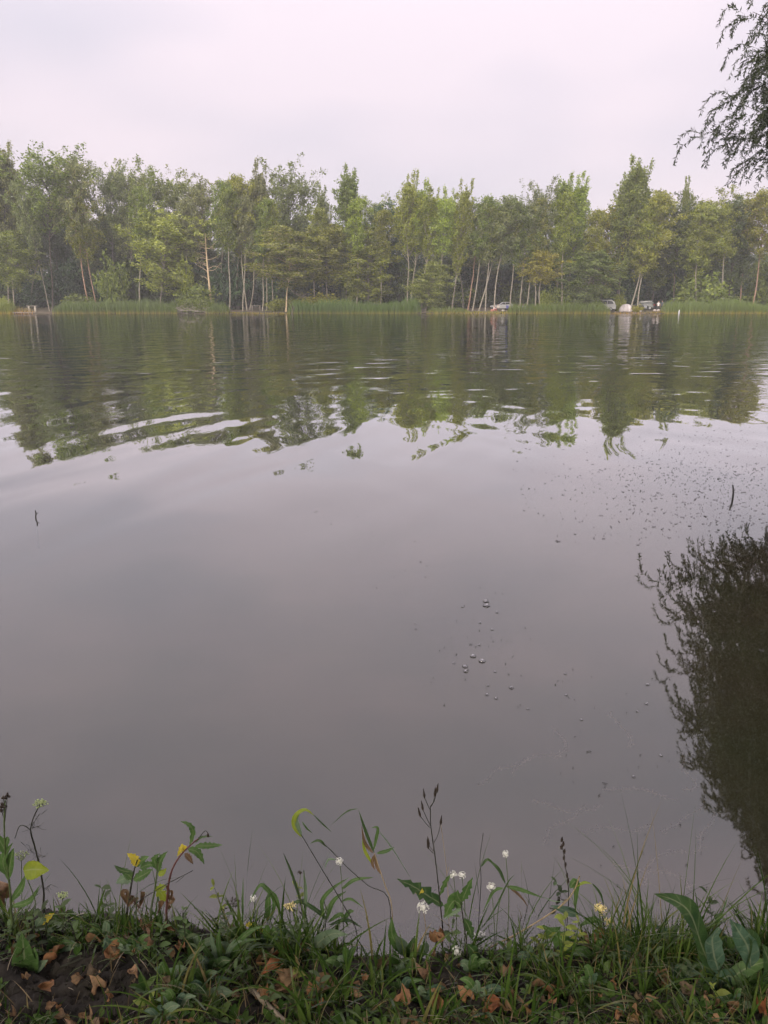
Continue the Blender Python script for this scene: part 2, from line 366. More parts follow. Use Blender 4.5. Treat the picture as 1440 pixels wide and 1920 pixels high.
# ------------------------------------------------------------------ far trees: archetypes
H0 = 20.0
def gen_tree(style, seed, cb, rad, nb=64, leaves=9500, leaf=0.165):
    leaves = int(leaves * 1.45)
    """trunk with limbs, crown of leaf sprays; height H0, crown from cb*H0, radius rad"""
    rng = np.random.default_rng(seed)
    wood, crown, bole = MB(), MB(), MB()
    k = 9; tz = np.linspace(0, H0 * 0.97, k)
    wob = np.cumsum(rng.normal(0, 0.10, (k, 2)), 0); wob[0] = 0
    trunk = np.stack((wob[:, 0], wob[:, 1], tz), 1)
    bole.tube(smooth(trunk, 14), 0.15 * (1 - 0.86 * np.linspace(0, 1, 14) ** 0.9), 7)
    tp = lambda q: np.array([np.interp(q * H0, tz, trunk[:, i]) for i in range(3)])
    cent = []; axis = []
    for i in range(nb):
        t = cb + (0.99 - cb) * ((i + rng.uniform(0, 1)) / nb) ** 0.92
        s = (t - cb) / (1 - cb)
        az = i * 2.399 + rng.normal(0, 0.35)
        if style == 'poplar':
            env = rad * (0.45 + 0.9 * math.sin(math.pi * min(1, s * 0.95 + 0.1)) ** 0.8) * (1.0 - 0.55 * s); el = R(rng.uniform(42, 66))
        elif style == 'birch':
            env = rad * (0.35 + 0.75 * math.sin(math.pi * min(1, s * 0.85 + 0.12))) * (1 - 0.35 * s); el = R(rng.uniform(38, 66))
        else:
            env = rad * (0.4 + 0.75 * math.sin(math.pi * min(1, s * 0.86 + 0.1)) ** 0.7); el = R(rng.uniform(36, 66))
        ln = env * rng.uniform(0.45, 1.3) / max(0.4, math.cos(el)) * 0.95
        hz = np.array((math.cos(az), math.sin(az), 0))
        p0 = tp(t * 0.97)
        up = 1.0
        pts = [p0]
        for q in (0.33, 0.66, 1.0):
            if style == 'poplar': e = el + q * 0.30
            elif style == 'birch': e = el - q * 0.85
            else: e = el - q * 0.25
            pts.append(pts[-1] + ln / 3 * (hz * math.cos(e) + np.array((0, 0, math.sin(e)))) + rng.normal(0, 0.07, 3))
        pts = np.array(pts)
        wood.tube(pts, np.array((0.06, 0.04, 0.024, 0.01)) * (1.25 - 0.7 * s), 3, False)
        nt_ = int(4 + 5 * (1 - 0.5 * s))
        for j in range(nt_):
            q = rng.uniform(0.22, 1.0) ** 0.75
            pc = np.array([np.interp(q * 3, range(4), pts[:, a]) for a in range(3)])
            if style == 'poplar': off = np.array((rng.normal(0, 0.32), rng.normal(0, 0.32), abs(rng.normal(0.25, 0.55))))
            elif style == 'birch': off = np.array((rng.normal(0, 0.45), rng.normal(0, 0.45), -abs(rng.normal(0.1, 0.7))))
            else: off = rng.normal(0, 0.45, 3)
            tip = pc + off * (0.6 + 0.5 * rad / 3)
            wood.tube(np.array((pc, tip)), (0.014, 0.006), 3, False)
            cent.append((pc, tip)); axis.append((tip - pc))
    # narrow upright leader sprays at the top
    top = tp(0.97)
    if style != 'birch':
        for j in range(13 if style == 'poplar' else 8):
            t = rng.uniform(0.55, 0.95); a = rng.uniform(0, 6.28); p0 = tp(t); r_ = rad * rng.uniform(0.2, 0.75) * (1.25 - 0.8 * t)
            pc = p0 + np.array((math.cos(a) * r_, math.sin(a) * r_, rng.uniform(0.6, 1.6))); tip = pc + np.array((math.cos(a) * 0.25, math.sin(a) * 0.25, rng.uniform(1.4, 3.0)))
            wood.tube(smooth([p0, pc, tip], 5), np.linspace(0.04, 0.008, 5), 3, False)
            for q in (0.0, 0.35, 0.6): cent.append((pc + (tip - pc) * q, tip)); axis.append(tip - pc)
    for j in range(7 if style != 'birch' else 4):
        a = rng.uniform(0, 6.28); r_ = rng.uniform(0, 0.35) * rad * 0.5
        pc = top + np.array((math.cos(a) * r_, math.sin(a) * r_, rng.uniform(-2.2, -0.6)))
        tip = pc + np.array((rng.normal(0, 0.12), rng.normal(0, 0.12), rng.uniform(0.8, 1.7)))
        cent.append((pc, tip)); axis.append(tip - pc)
    n = len(cent); per = max(6, leaves // n); C = []; A = []
    for (pc, tip), ax in zip(cent, axis):
        m = int(per * rng.uniform(0.55, 1.45))
        q = rng.uniform(0.05, 1.12, m)[:, None]
        sg = (0.15, 0.15, 0.24) if style == 'poplar' else (0.24, 0.24, 0.26)
        C.append(pc + (tip - pc) * q + rng.normal(0, 1, (m, 3)) * sg * (1.15 - 0.45 * q)); A.append(np.repeat((ax / (np.linalg.norm(ax) + 1e-6))[None], m, 0))
    C = np.concatenate(C); A = np.concatenate(A)
    sp_ = 0.9 if style == 'poplar' else 1.6
    crown.quads(quad_leaves(C, leaf * (0.9 if style == 'poplar' else 1.0), 0.5, rng, A, sp_))
    return wood, crown, bole

ARCH = {}
def arch(key, style, seed, cb, rad, **kw):
    wd, cr_, bo = gen_tree(style, seed, cb, rad, **kw)
    ARCH[key] = (bo.mesh('trunk', M['poplar_bark'], True), cr_.mesh('crown', M['tree_leaf']), rad, wd.mesh('branches', M['poplar_bark'], True), float(np.quantile(cr_.v[0][:, 2], 0.998)))
arch('pop_a', 'poplar', 1, 0.30, 2.6, nb=80, leaves=13000)
arch('pop_b', 'poplar', 2, 0.22, 2.6, nb=84, leaves=13000)
arch('pop_c', 'poplar', 3, 0.42, 2.8, nb=70, leaves=10000)
arch('asp_a', 'aspen', 4, 0.36, 2.8, nb=66, leaves=8200)
arch('asp_b', 'aspen', 5, 0.50, 2.9, nb=56, leaves=6600)
arch('asp_c', 'aspen', 6, 0.18, 2.8, nb=80, leaves=12000)
arch('bir_a', 'birch', 7, 0.34, 2.6, nb=66, leaves=9500)
arch('bir_b', 'birch', 8, 0.48, 2.6, nb=56, leaves=7500)
arch('bir_c', 'birch', 9, 0.12, 2.7, nb=84, leaves=12500)
arch('slim', 'birch', 12, 0.52, 1.7, nb=46, leaves=5200)
arch('fan', 'aspen', 10, 0.52, 3.4, nb=60, leaves=7500)

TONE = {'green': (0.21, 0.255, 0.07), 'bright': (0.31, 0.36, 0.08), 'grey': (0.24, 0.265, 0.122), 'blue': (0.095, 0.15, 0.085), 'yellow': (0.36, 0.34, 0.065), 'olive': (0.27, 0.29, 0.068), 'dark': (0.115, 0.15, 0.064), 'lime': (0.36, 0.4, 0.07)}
BARK = {'b': 'birch_bark', 'p': 'poplar_bark', 'd': 'dark_bark', 'r': 'russet_bark', 'w': 'bare_wood'}
BARKMESH = {}
trnd = random.Random(11)
def tree(name, key, ub, vt, ut, hw, Y, tone, bk_, label, group=None, rz=None, thick=1.0):
    """ub: foot, ut/vt: top, hw: half width of the crown, all as seen in the photograph, at distance Y"""
    gz = float(ground_z(np.array(at(ub, 575, Y)[0]), np.array(Y)))
    top = at(ut, vt, Y); r = ray(ub, 575); x0 = r[0] * Y / r[1]
    Hh = top[2] - gz; lean = math.atan2(top[0] - x0, Hh); Hh = math.hypot(Hh, top[0] - x0)
    ppm = FPX / (Y * cp)
    tm, cm, rad, bm_, H1 = ARCH[key]
    s = hw / ppm / (rad * 1.02)
    e = empty(name, (x0, Y, gz - 0.05), (0, lean, 0), (1, 1, 1))
    tag(e, label, 'tree', group)
    rz = trnd.uniform(0, 6.28) if rz is None else rz
    bkm = BARK[bk_]
    if (key, bkm) not in BARKMESH:
        BARKMESH[(key, bkm)] = []
        for c in (tm.copy(), bm_.copy()): c.materials.clear(); c.materials.append(M[bkm]); BARKMESH[(key, bkm)].append(c)
    for nm, me in (('trunk', BARKMESH[(key, bkm)][0]), ('branches', BARKMESH[(key, bkm)][1]), ('crown', cm)):
        q = min(1.0, s) if nm == 'trunk' else s
        o = bpy.data.objects.new(nm, me); col.objects.link(o); o.parent = e; o.rotation_euler = (0, 0, rz); o.scale = (q, q, Hh / H1)
        if nm == 'crown':
            j = trnd.uniform(0.85, 1.15); cl = TONE[tone]; o.color = (cl[0] * j * trnd.uniform(0.93, 1.07), cl[1] * j, cl[2] * j * trnd.uniform(0.85, 1.15), 1)
    return e

FRONT = [
 # name, archetype, foot u, top v, top u, half width, Y, tone, bark, label
 ('poplar_tree', 'pop_b', 14, 268, 4, 44, 149, 'grey', 'p', 'tall grey-green poplar cut by the left picture edge on the far shore'),
 ('poplar_tree', 'fan', 97, 266, 84, 58, 148, 'green', 'd', 'broad tall poplar with thick dark trunk beside the plank bench'),
 ('birch_tree', 'bir_b', 92, 330, 28, 16, 146, 'grey', 'b', 'very thin birch leaning far left beside the thick dark poplar trunk'),
 ('birch_tree', 'bir_a', 26, 432, 20, 36, 145, 'green', 'b', 'low birch with pale trunk behind the dry reeds at the left edge'),
 ('aspen_tree', 'bir_b', 168, 296, 138, 30, 147, 'grey', 'r', 'aspen on the left-leaning reddish trunk behind the left reed bed'),
 ('aspen_tree', 'bir_b', 182, 372, 152, 24, 148, 'olive', 'r', 'shorter aspen with second reddish leaning trunk behind left reed bed'),
 ('aspen_tree', 'asp_b', 215, 298, 203, 32, 152, 'grey', 'p', 'ragged grey aspen just right of the reddish leaning trunks'),
 ('aspen_tree', 'asp_a', 246, 300, 242, 30, 153, 'grey', 'p', 'grey open-topped aspen behind and left of the bright green tree'),
 ('aspen_tree', 'asp_b', 268, 306, 284, 32, 154, 'green', 'b', 'aspen with pointed top straight above the bright green young tree'),
 ('young_tree', 'asp_c', 300, 392, 312, 52, 145, 'bright', 'b', 'bright green young leafy tree standing behind the left reed bed'),
 ('aspen_tree', 'asp_a', 330, 316, 336, 34, 155, 'grey', 'p', 'aspen right of and above the bright green young tree'),
 ('aspen_tree', 'asp_b', 377, 322, 383, 36, 154, 'grey', 'p', 'rounded grey aspen crown above the bare pale trunk'),
 ('birch_tree', 'bir_b', 418, 338, 428, 26, 150, 'green', 'b', 'slim birch with straight pale trunk next to the bare pale tree'),
 ('birch_tree', 'asp_b', 443, 345, 452, 26, 152, 'grey', 'b', 'slim pale birch at the left of the dark gap above the brown bank'),
 ('birch_tree', 'bir_b', 463, 330, 452, 28, 149, 'olive', 'b', 'birch with slightly bent pale trunk left of the picnic table'),
 ('poplar_tree', 'pop_c', 468, 303, 490, 30, 151, 'grey', 'b', 'tall two-tipped poplar rising above the brown bank clearing'),
 ('poplar_tree', 'fan', 545, 300, 543, 42, 155, 'grey', 'd', 'tall open poplar with dark forked limbs against the sky'),
 ('birch_tree', 'bir_a', 536, 428, 550, 54, 143.6, 'olive', 'w', 'drooping birch with bare pale lower trunk at the water edge'),
 ('birch_tree', 'bir_b', 500, 400, 505, 34, 150, 'green', 'b', 'birch with drooping green crown right of the picnic table'),
 ('poplar_tree', 'pop_a', 603, 350, 605, 24, 152, 'grey', 'p', 'narrow low-topped poplar between the forked poplar and the bushy one'),
 ('poplar_tree', 'pop_b', 650, 316, 650, 40, 150, 'green', 'p', 'bushy many-tipped poplar above the middle of the central reed bed'),
 ('birch_tree', 'bir_a', 612, 420, 610, 40, 147, 'olive', 'b', 'mid-height birch with thin pale trunk behind the yellow shrub'),
 ('aspen_tree', 'asp_b', 700, 362, 704, 28, 156, 'grey', 'b', 'thin see-through aspen left of the dark green rounded tree'),
 ('birch_tree', 'bir_c', 690, 425, 690, 44, 147, 'olive', 'b', 'leafy olive birch reaching down to the central reed bed'),
 ('aspen_tree', 'asp_c', 735, 378, 732, 36, 153, 'blue', 'd', 'dark blue-green rounded tree in the middle of the far shore'),
 ('poplar_tree', 'pop_c', 763, 322, 766, 36, 147, 'bright', 'b', 'bright poplar on a straight pale trunk at the right end of the reeds'),
 ('poplar_tree', 'pop_c', 773, 336, 792, 32, 148, 'bright', 'b', 'bright poplar on a right-leaning pale trunk beside the straight one'),
 ('poplar_tree', 'pop_c', 789, 350, 820, 32, 147, 'olive', 'b', 'olive poplar leaning right above the dark snag in the water'),
 ('young_tree', 'bir_c', 797, 490, 816, 32, 143.8, 'olive', 'b', 'small leaning tree with leaves down to the water by the dark snag'),
 ('poplar_tree', 'pop_a', 847, 338, 874, 27, 146, 'olive', 'b', 'pale-trunked poplar leaning right with yellowish crown left of the car'),
 ('poplar_tree', 'pop_c', 868, 352, 842, 26, 154, 'bright', 'p', 'poplar set behind the row of leaning pale trunks'),
 ('birch_tree', 'asp_b', 877, 368, 906, 30, 149, 'grey', 'r', 'aspen with twin reddish stems left of the brown shore by the car'),
 ('birch_tree', 'bir_b', 886, 370, 922, 28, 148, 'green', 'b', 'second pale birch left of the white car, curving right'),
 ('birch_tree', 'bir_b', 898, 385, 940, 28, 147, 'grey', 'b', 'nearest pale birch on the brown shore left of the white car'),
 ('birch_tree', 'bir_b', 927, 368, 965, 30, 146.5, 'grey', 'b', 'pale leaning birch trunk at the front of the white car'),
 ('birch_tree', 'asp_a', 976, 366, 986, 28, 147, 'green', 'b', 'greenish upright birch beside the seated campers'),
 ('birch_tree', 'asp_b', 987, 336, 1020, 26, 146.5, 'grey', 'b', 'strongly curved pale birch just right of the seated campers'),
 ('young_tree', 'bir_b', 1014, 470, 1026, 30, 145, 'yellow', 'b', 'small birch with yellow autumn leaves in the right centre'),
 ('poplar_tree', 'pop_b', 1040, 330, 1055, 40, 148, 'bright', 'b', 'dense bright green poplar right of the yellow-leaved birch'),
 ('poplar_tree', 'pop_a', 1062, 328, 1088, 36, 149, 'bright', 'p', 'dense poplar with flat top right of its bright green twin'),
 ('birch_tree', 'bir_c', 1088, 470, 1120, 44, 145, 'green', 'b', 'low bent tree with drooping leaves left of the white van'),
 ('aspen_tree', 'asp_c', 1128, 388, 1148, 30, 150, 'yellow', 'p', 'yellow-green aspen behind the white van'),
 ('poplar_tree', 'pop_b', 1155, 300, 1206, 46, 148, 'green', 'd', 'tallest right-hand poplar leaning over the dome tent'),
 ('poplar_tree', 'pop_c', 1160, 318, 1174, 34, 149, 'green', 'b', 'poplar close left of the tallest right-hand poplar'),
 ('birch_tree', 'bir_a', 1182, 356, 1240, 34, 146, 'olive', 'b', 'leaning pale birch between the dome tent and the dark car'),
 ('aspen_tree', 'asp_c', 1222, 372, 1228, 34, 153, 'green', 'd', 'full green aspen behind the dark car'),
 ('poplar_tree', 'pop_a', 1280, 333, 1290, 20, 155, 'green', 'p', 'narrow poplar spire above the left end of the right reed bed'),
 ('aspen_tree', 'asp_a', 1262, 366, 1272, 32, 150, 'dark', 'd', 'dark aspen right of the standing people'),
 ('birch_tree', 'bir_a', 1292, 380, 1318, 36, 148, 'olive', 'b', 'slanting birch above the right reed bed'),
 ('aspen_tree', 'asp_a', 1340, 356, 1334, 36, 151, 'olive', 'p', 'olive aspen under the tips of the hanging willow'),
 ('aspen_tree', 'asp_c', 1365, 372, 1370, 36, 150, 'dark', 'd', 'dark leafy aspen left of the pinkish leaning trunk'),
 ('birch_tree', 'asp_b', 1386, 350, 1404, 30, 152, 'olive', 'r', 'thin reddish-stemmed tree with sky behind it, far right'),
 ('birch_tree', 'bir_b', 1410, 358, 1440, 36, 147, 'olive', 'r', 'leaning pinkish trunk above the right reed bed by the picture edge'),
 ('birch_tree', 'slim', 262, 350, 268, 17, 146, 'green', 'b', 'slender pale birch immediately left of the bright green young tree'),
 ('birch_tree', 'slim', 345, 372, 352, 16, 146, 'grey', 'b', 'slender pale birch between the bright tree and the lime shrub'),
 ('birch_tree', 'slim', 430, 352, 425, 16, 146.5, 'green', 'b', 'thinnest pale birch at the left edge of the brown clearing'),
 ('birch_tree', 'slim', 455, 365, 462, 15, 147, 'grey', 'b', 'slender birch in the middle of the brown clearing, left of the table'),
 ('birch_tree', 'slim', 492, 372, 498, 16, 146.5, 'green', 'b', 'slender birch just right of the picnic table'),
 ('birch_tree', 'slim', 513, 380, 510, 15, 147, 'olive', 'b', 'slender birch between the picnic table and the bare-trunked birch'),
 ('birch_tree', 'slim', 588, 390, 596, 17, 146, 'olive', 'b', 'slender pale birch behind the yellow-green shrub, left one'),
 ('birch_tree', 'slim', 668, 370, 672, 18, 146, 'bright', 'b', 'slender birch in the middle of the central reed bed'),
 ('birch_tree', 'slim', 712, 392, 716, 16, 146, 'olive', 'b', 'slender birch left of the dark blue-green rounded tree'),
 ('birch_tree', 'slim', 822, 372, 838, 18, 145.5, 'bright', 'b', 'slender leaning birch right of the dark snag'),
 ('birch_tree', 'slim', 910, 388, 928, 16, 146, 'green', 'b', 'slender birch close to the nose of the white car'),
 ('birch_tree', 'slim', 957, 380, 968, 16, 147.5, 'olive', 'b', 'slender birch behind the white car'),
 ('birch_tree', 'slim', 1003, 372, 1012, 16, 146, 'olive', 'b', 'slender birch left of the yellow-leaved birch'),
 ('birch_tree', 'slim', 1052, 360, 1060, 17, 145.5, 'bright', 'b', 'slender birch in front of the dense bright poplars'),
 ('birch_tree', 'slim', 1106, 392, 1122, 17, 146, 'olive', 'b', 'slender birch left of the white van, behind the reeds'),
 ('birch_tree', 'slim', 1196, 380, 1222, 18, 145.5, 'bright', 'b', 'slender birch leaning right beside the dark car'),
 ('birch_tree', 'slim', 1304, 385, 1312, 17, 146, 'olive', 'b', 'slender birch behind the middle of the right reed bed'),
 ('birch_tree', 'slim', 1350, 380, 1362, 17, 146, 'bright', 'b', 'slender birch behind the right part of the right reed bed'),
]
for (nm, key, ub, vt, ut, hw, Y, tone, bk_, label) in FRONT:
    tree(nm, key, ub, vt, ut, hw, Y, tone, bk_, label, 'trees in the front row of the far shore')
# the bare pale tree: trunk with dead limbs
e = empty('bare_tree', at(396, 575, 146)); e.location.z = 0.3; tag(e, 'bare pale dead tree trunk with leafless side branches behind the fallen brushwood', 'tree', 'trees in the front row of the far shore')
mb = MB(); tr_ = smooth([(0, 0, 0), (-0.12, 0, 4.5), (-0.3, 0, 9), (-0.35, 0, 13.5)], 10); mb.tube(tr_, np.linspace(0.24, 0.07, 10), 7); mb.build('trunk', M['bare_wood'], e, True)
rr = np.random.default_rng(21)
for i in range(16):
    t = rr.uniform(0.3, 0.95); p = np.array([np.interp(t * 9, range(10), tr_[:, a]) for a in range(3)]); sgn = -1 if i % 3 else 1
    ln = rr.uniform(1.2, 3.4) * (1.2 - 0.5 * t); mb = MB()
    q = p + np.array((sgn * ln * 0.5, rr.normal(0, 0.5), ln * rr.uniform(0, 0.4))); r_ = p + np.array((sgn * ln, rr.normal(0, 0.8), ln * rr.uniform(-0.1, 0.7)))
    mb.tube(smooth([p, q, r_], 6), np.linspace(0.05, 0.012, 6), 4)
    for k in range(4):
        a = q + (r_ - q) * rr.uniform(0, 1); mb.tube([a, a + np.array((sgn * rr.uniform(0.1, 0.7), rr.normal(0, 0.4), rr.normal(0.1, 0.4)))], (0.016, 0.006), 3)
    mb.build('branch', M['bare_wood'], e, True)

LM = [(40, 'the plank bench'), (130, 'the reddish leaning trunks'), (215, 'the long left reed bed'), (300, 'the bright green young tree'), (375, 'the bare pale tree'), (470, 'the picnic table'), (545, 'the forked open poplar'), (610, 'the yellow-green shrub'), (670, 'the central reed bed'), (735, 'the dark blue-green tree'), (800, 'the dark snag'), (870, 'the leaning pale poplars'), (940, 'the white hatchback'), (1020, 'the yellow-leaved birch'), (1085, 'the low bent tree'), (1140, 'the white van'), (1185, 'the dome tent'), (1240, 'the standing people'), (1320, 'the right reed bed'), (1410, 'the pinkish leaning trunk')]
def landmark(u): return min(LM, key=lambda q: abs(q[0] - u))[1]
# trees deeper in the wood
SKY_U = [0, 90, 140, 240, 300, 400, 450, 490, 545, 600, 650, 720, 765, 820, 865, 930, 1000, 1060, 1095, 1130, 1200, 1250, 1290, 1340, 1440]
SKY_V = [270, 270, 300, 305, 312, 330, 345, 305, 305, 355, 320, 378, 328, 355, 342, 385, 365, 332, 330, 385, 305, 365, 340, 365, 365]
br = random.Random(5)
keys = [k for k in ARCH if k != 'slim']
for row, (Y, step, lo, hi) in enumerate(((159, 32, 85, 150), (172, 36, 80, 140), (187, 48, 70, 130))):
    u = -30 + row * 9
    while u < 1475:
        vt = float(np.interp(u, SKY_U, SKY_V)) + br.uniform(lo, hi)
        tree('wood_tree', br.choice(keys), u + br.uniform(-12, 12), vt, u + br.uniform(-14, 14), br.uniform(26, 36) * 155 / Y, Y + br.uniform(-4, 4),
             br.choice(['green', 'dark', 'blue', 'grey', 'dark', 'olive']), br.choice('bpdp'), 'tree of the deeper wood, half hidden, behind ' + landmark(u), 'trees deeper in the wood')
        u += step * br.uniform(0.8, 1.2)

# ------------------------------------------------------------------ undergrowth
def gen_bush(seed, n=3200, leaf=0.15, rx=2.0, h=3.2):
    rng = np.random.default_rng(seed); wood, crown = MB(), MB(); C = []
    for i in range(26):
        a = rng.uniform(0, 6.28); ln = rng.uniform(0.5, 1.0); tip = np.array((math.cos(a) * rx * ln * rng.uniform(0.3, 1), math.sin(a) * rx * ln * rng.uniform(0.3, 1), h * rng.uniform(0.35, 1.0) * (1 - 0.3 * ln)))
        b = np.array((math.cos(a), math.sin(a), 0)) * 0.15
        pts = smooth([b, b * 2 + tip * (0.3, 0.3, 0.6), tip], 5); wood.tube(pts, np.linspace(0.035, 0.008, 5), 3, False)
        for k in range(6):
            q = rng.uniform(0.35, 1.05); c = pts[0] + (tip - pts[0]) * q + rng.normal(0, 0.28, 3); m = n // 156
            C.append(c + rng.normal(0, 0.26, (m, 3)))
    C = np.concatenate(C); C[:, 2] = np.abs(C[:, 2]); crown.quads(quad_leaves(C, leaf, 0.55, rng))
    return wood.mesh('stems', M['twig']), crown.mesh('foliage', M['tree_leaf'])
BUSH = [gen_bush(s) for s in (31, 32, 33)]
def bush(u, Y, wpx, vtop, tone, label, group=None, name='bush', k=None):
    x = at(u, 575, Y)[0]; gz = float(ground_z(np.array(x), np.array(Y))); top = at(u, vtop, Y)
    ppm = FPX / (Y * cp); s = wpx / 2 / ppm / 2.0; e = empty(name, (x, Y, gz - 0.05)); tag(e, label, 'bush', group)
    st, fo = BUSH[br.randrange(3) if k is None else k]; rz = br.uniform(0, 6.28)
    for nm, me in (('stems', st), ('foliage', fo)):
        o = bpy.data.objects.new(nm, me); col.objects.link(o); o.parent = e; o.rotation_euler = (0, 0, rz); o.scale = (s, s, (top[2] - gz) / 3.2)
        if nm == 'foliage':
            j = br.uniform(0.8, 1.15); cl = TONE[tone]; o.color = (cl[0] * j, cl[1] * j, cl[2] * j, 1)
    return e
BU = [(215, 147, 70, 482, 'green', 'rounded mid-green bush between the reddish trunks and the bright tree'),
      (355, 145, 30, 488, 'lime', 'small lime-yellow shrub right of the bright green young tree'),
      (365, 144.5, 90, 528, 'green', 'dense green bush above the fallen brushwood pile'),
      (600, 145.5, 80, 546, 'yellow', 'yellow-green shrub behind the central reed bed'),
      (520, 145, 50, 556, 'olive', 'olive shrub at the foot of the bare-trunked birch, left side'),
      (556, 145.5, 44, 555, 'olive', 'small shrub at the foot of the bare-trunked birch, right side'),
      (640, 145.5, 60, 560, 'lime', 'low lime shrub right of the yellow-green shrub'),
      (1022, 145, 30, 540, 'bright', 'bright low bush under the yellow-leaved birch'),
      (1196, 143.5, 26, 571, 'yellow', 'low yellow-green tuft of leaves between the tent and the dark car'),
      (150, 147, 90, 548, 'green', 'spreading bush above the left reed bed, right of the thick trunk'),
      (810, 145, 50, 545, 'green', 'green bush above the dark snag'),
      (4, 142.5, 30, 553, 'lime', 'tall yellow-green waterside shrub at the left picture edge'),
      (1320, 147, 110, 508, 'green', 'wide green bush behind the right reed bed'),
      (1160, 146.3, 22, 545, 'olive', 'leafy suckers around the leaning trunks by the tent'),
      (1050, 147, 60, 530, 'green', 'bush left of the low bent tree')]
for (u, Y, wp, vt, tone, lb) in BU: bush(u, Y, wp, vt, tone, lb, 'bushes along the far shore')
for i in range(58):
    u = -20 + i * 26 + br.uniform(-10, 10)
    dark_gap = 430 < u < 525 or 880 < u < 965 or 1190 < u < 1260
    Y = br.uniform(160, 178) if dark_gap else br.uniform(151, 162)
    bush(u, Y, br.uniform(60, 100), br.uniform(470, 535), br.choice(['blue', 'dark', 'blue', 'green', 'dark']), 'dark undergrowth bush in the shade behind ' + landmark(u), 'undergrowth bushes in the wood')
# the wood goes on behind: one mass nobody could count
rng = np.random.default_rng(77); C = []
for i in range(620):
    c = np.array((rng.uniform(-120, 120), rng.uniform(205, 240), rng.uniform(1, 11.5))); m = 110; C.append(c + rng.normal(0, 1, (m, 3)) * (2.2, 1.5, 1.8))
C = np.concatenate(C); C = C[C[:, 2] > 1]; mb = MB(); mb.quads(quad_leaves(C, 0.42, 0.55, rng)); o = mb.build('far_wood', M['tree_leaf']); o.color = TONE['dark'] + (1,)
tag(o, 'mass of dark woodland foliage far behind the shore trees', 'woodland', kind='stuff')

# ------------------------------------------------------------------ reeds
def reed_mat():
    m = new_mat('reed'); t = m.node_tree; n = t.nodes.new; l = t.links.new
    o = n('ShaderNodeOutputMaterial'); g = n('ShaderNodeNewGeometry'); s = n('ShaderNodeSeparateXYZ'); l(g.outputs['Position'], s.inputs[0])
    ad = n('ShaderNodeMath'); ad.operation = 'MULTIPLY_ADD'; l(g.outputs['Random Per Island'], ad.inputs[0]); ad.inputs[1].default_value = 0.5; l(s.outputs['Z'], ad.inputs[2])
    r = n('ShaderNodeValToRGB'); mr = n('ShaderNodeMapRange'); l(ad.outputs[0], mr.inputs[0]); mr.inputs[1].default_value = 0.0; mr.inputs[2].default_value = 2.6; l(mr.outputs[0], r.inputs[0])
    stops = ((0.0, (0.34, 0.26, 0.08)), (0.13, (0.27, 0.24, 0.07)), (0.3, (0.13, 0.165, 0.05)), (1.0, (0.175, 0.225, 0.085)))
    while len(r.color_ramp.elements) < 4: r.color_ramp.elements.new(0.5)
    for e, (p, c) in zip(r.color_ramp.elements, stops): e.position = p; e.color = c + (1,)
    oi = n('ShaderNodeObjectInfo'); mu = n('ShaderNodeMix'); mu.data_type = 'RGBA'; mu.blend_type = 'MULTIPLY'; mu.inputs['Factor'].default_value = 1; l(r.outputs[0], mu.inputs['A']); l(oi.outputs['Color'], mu.inputs['B'])
    d = n('ShaderNodeBsdfDiffuse'); tr = n('ShaderNodeBsdfTranslucent'); l(mu.outputs['Result'], d.inputs[0]); l(mu.outputs['Result'], tr.inputs[0])
    a = n('ShaderNodeMixShader'); a.inputs[0].default_value = 0.3; l(d.outputs[0], a.inputs[1]); l(tr.outputs[0], a.inputs[2]); l(a.outputs[0], o.inputs[0]); return m
M['reed'] = reed_mat()
def reeds(u0, u1, Y0, Y1, h0, h1, dens, tint, label, seed):
    rng = np.random.default_rng(seed); xa = at(u0, 585, Y0)[0]; xb = at(u1, 585, Y0)[0]; n = int((xb - xa) * (Y1 - Y0) * dens)
    x = rng.uniform(xa, xb, n); y = rng.uniform(Y0, Y1, n); h = rng.uniform(h0, h1, n) * (0.82 + 0.18 * vnoise(x, y, 0.5, seed) + 0.10 * vnoise(x, y, 1.7, seed + 3)) * np.clip(np.minimum(x - xa, xb - x) / 1.6 + 0.45, 0, 1)
    gz = np.maximum(ground_z(x, y), -0.12); a = rng.uniform(0, 6.28, n); wd = rng.uniform(0.016, 0.035, n); ln = rng.normal(0, 0.09, (n, 2)) * h[:, None]; tip = rng.normal(0, 0.13, (n, 2)) * h[:, None]
    w3 = np.stack((np.cos(a) * wd, np.sin(a) * wd, 0 * a), 1)
    b = np.stack((x, y, gz), 1); m = np.stack((x + ln[:, 0] * 0.5, y + ln[:, 1] * 0.5, gz + h * 0.6), 1); t = np.stack((x + ln[:, 0] + tip[:, 0], y + ln[:, 1] + tip[:, 1], gz + h), 1)
    v = np.stack((b - w3, b + w3, m + w3, m - w3, t), 1).reshape(-1, 3); k = 5 * np.arange(n)
    f = [q for i in k.tolist() for q in ((i, i + 1, i + 2, i + 3), (i + 3, i + 2, i + 4))]
    mb = MB(); mb.v = [v]; mb.f = f; mb.n = len(v); o = mb.build('reeds', M['reed']); o.color = tint + (1,); tag(o, label, 'reeds', kind='stuff')
reeds(96, 332, 139.2, 142.6, 1.9, 2.8, 40, (1, 1.05, 1), 'long green reed bed along the left part of the far shore', 1)
reeds(385, 428, 139.4, 142.0, 1.5, 2.2, 38, (0.95, 1, 0.9), 'short green reed bed between the brushwood and the brown bank', 2)
reeds(538, 790, 139.2, 142.8, 2.0, 3.0, 40, (0.85, 1.0, 0.8), 'wide dark green reed bed in the middle of the far shore', 3)
reeds(800, 884, 139.4, 142.2, 0.8, 1.5, 36, (1.1, 1.1, 0.9), 'low reed bed between the dark snag and the brown shore', 4)
reeds(955, 1145, 139.4, 142.4, 1.6, 2.5, 38, (1, 1.05, 0.8), 'reed bed below the campers and the white van', 5)
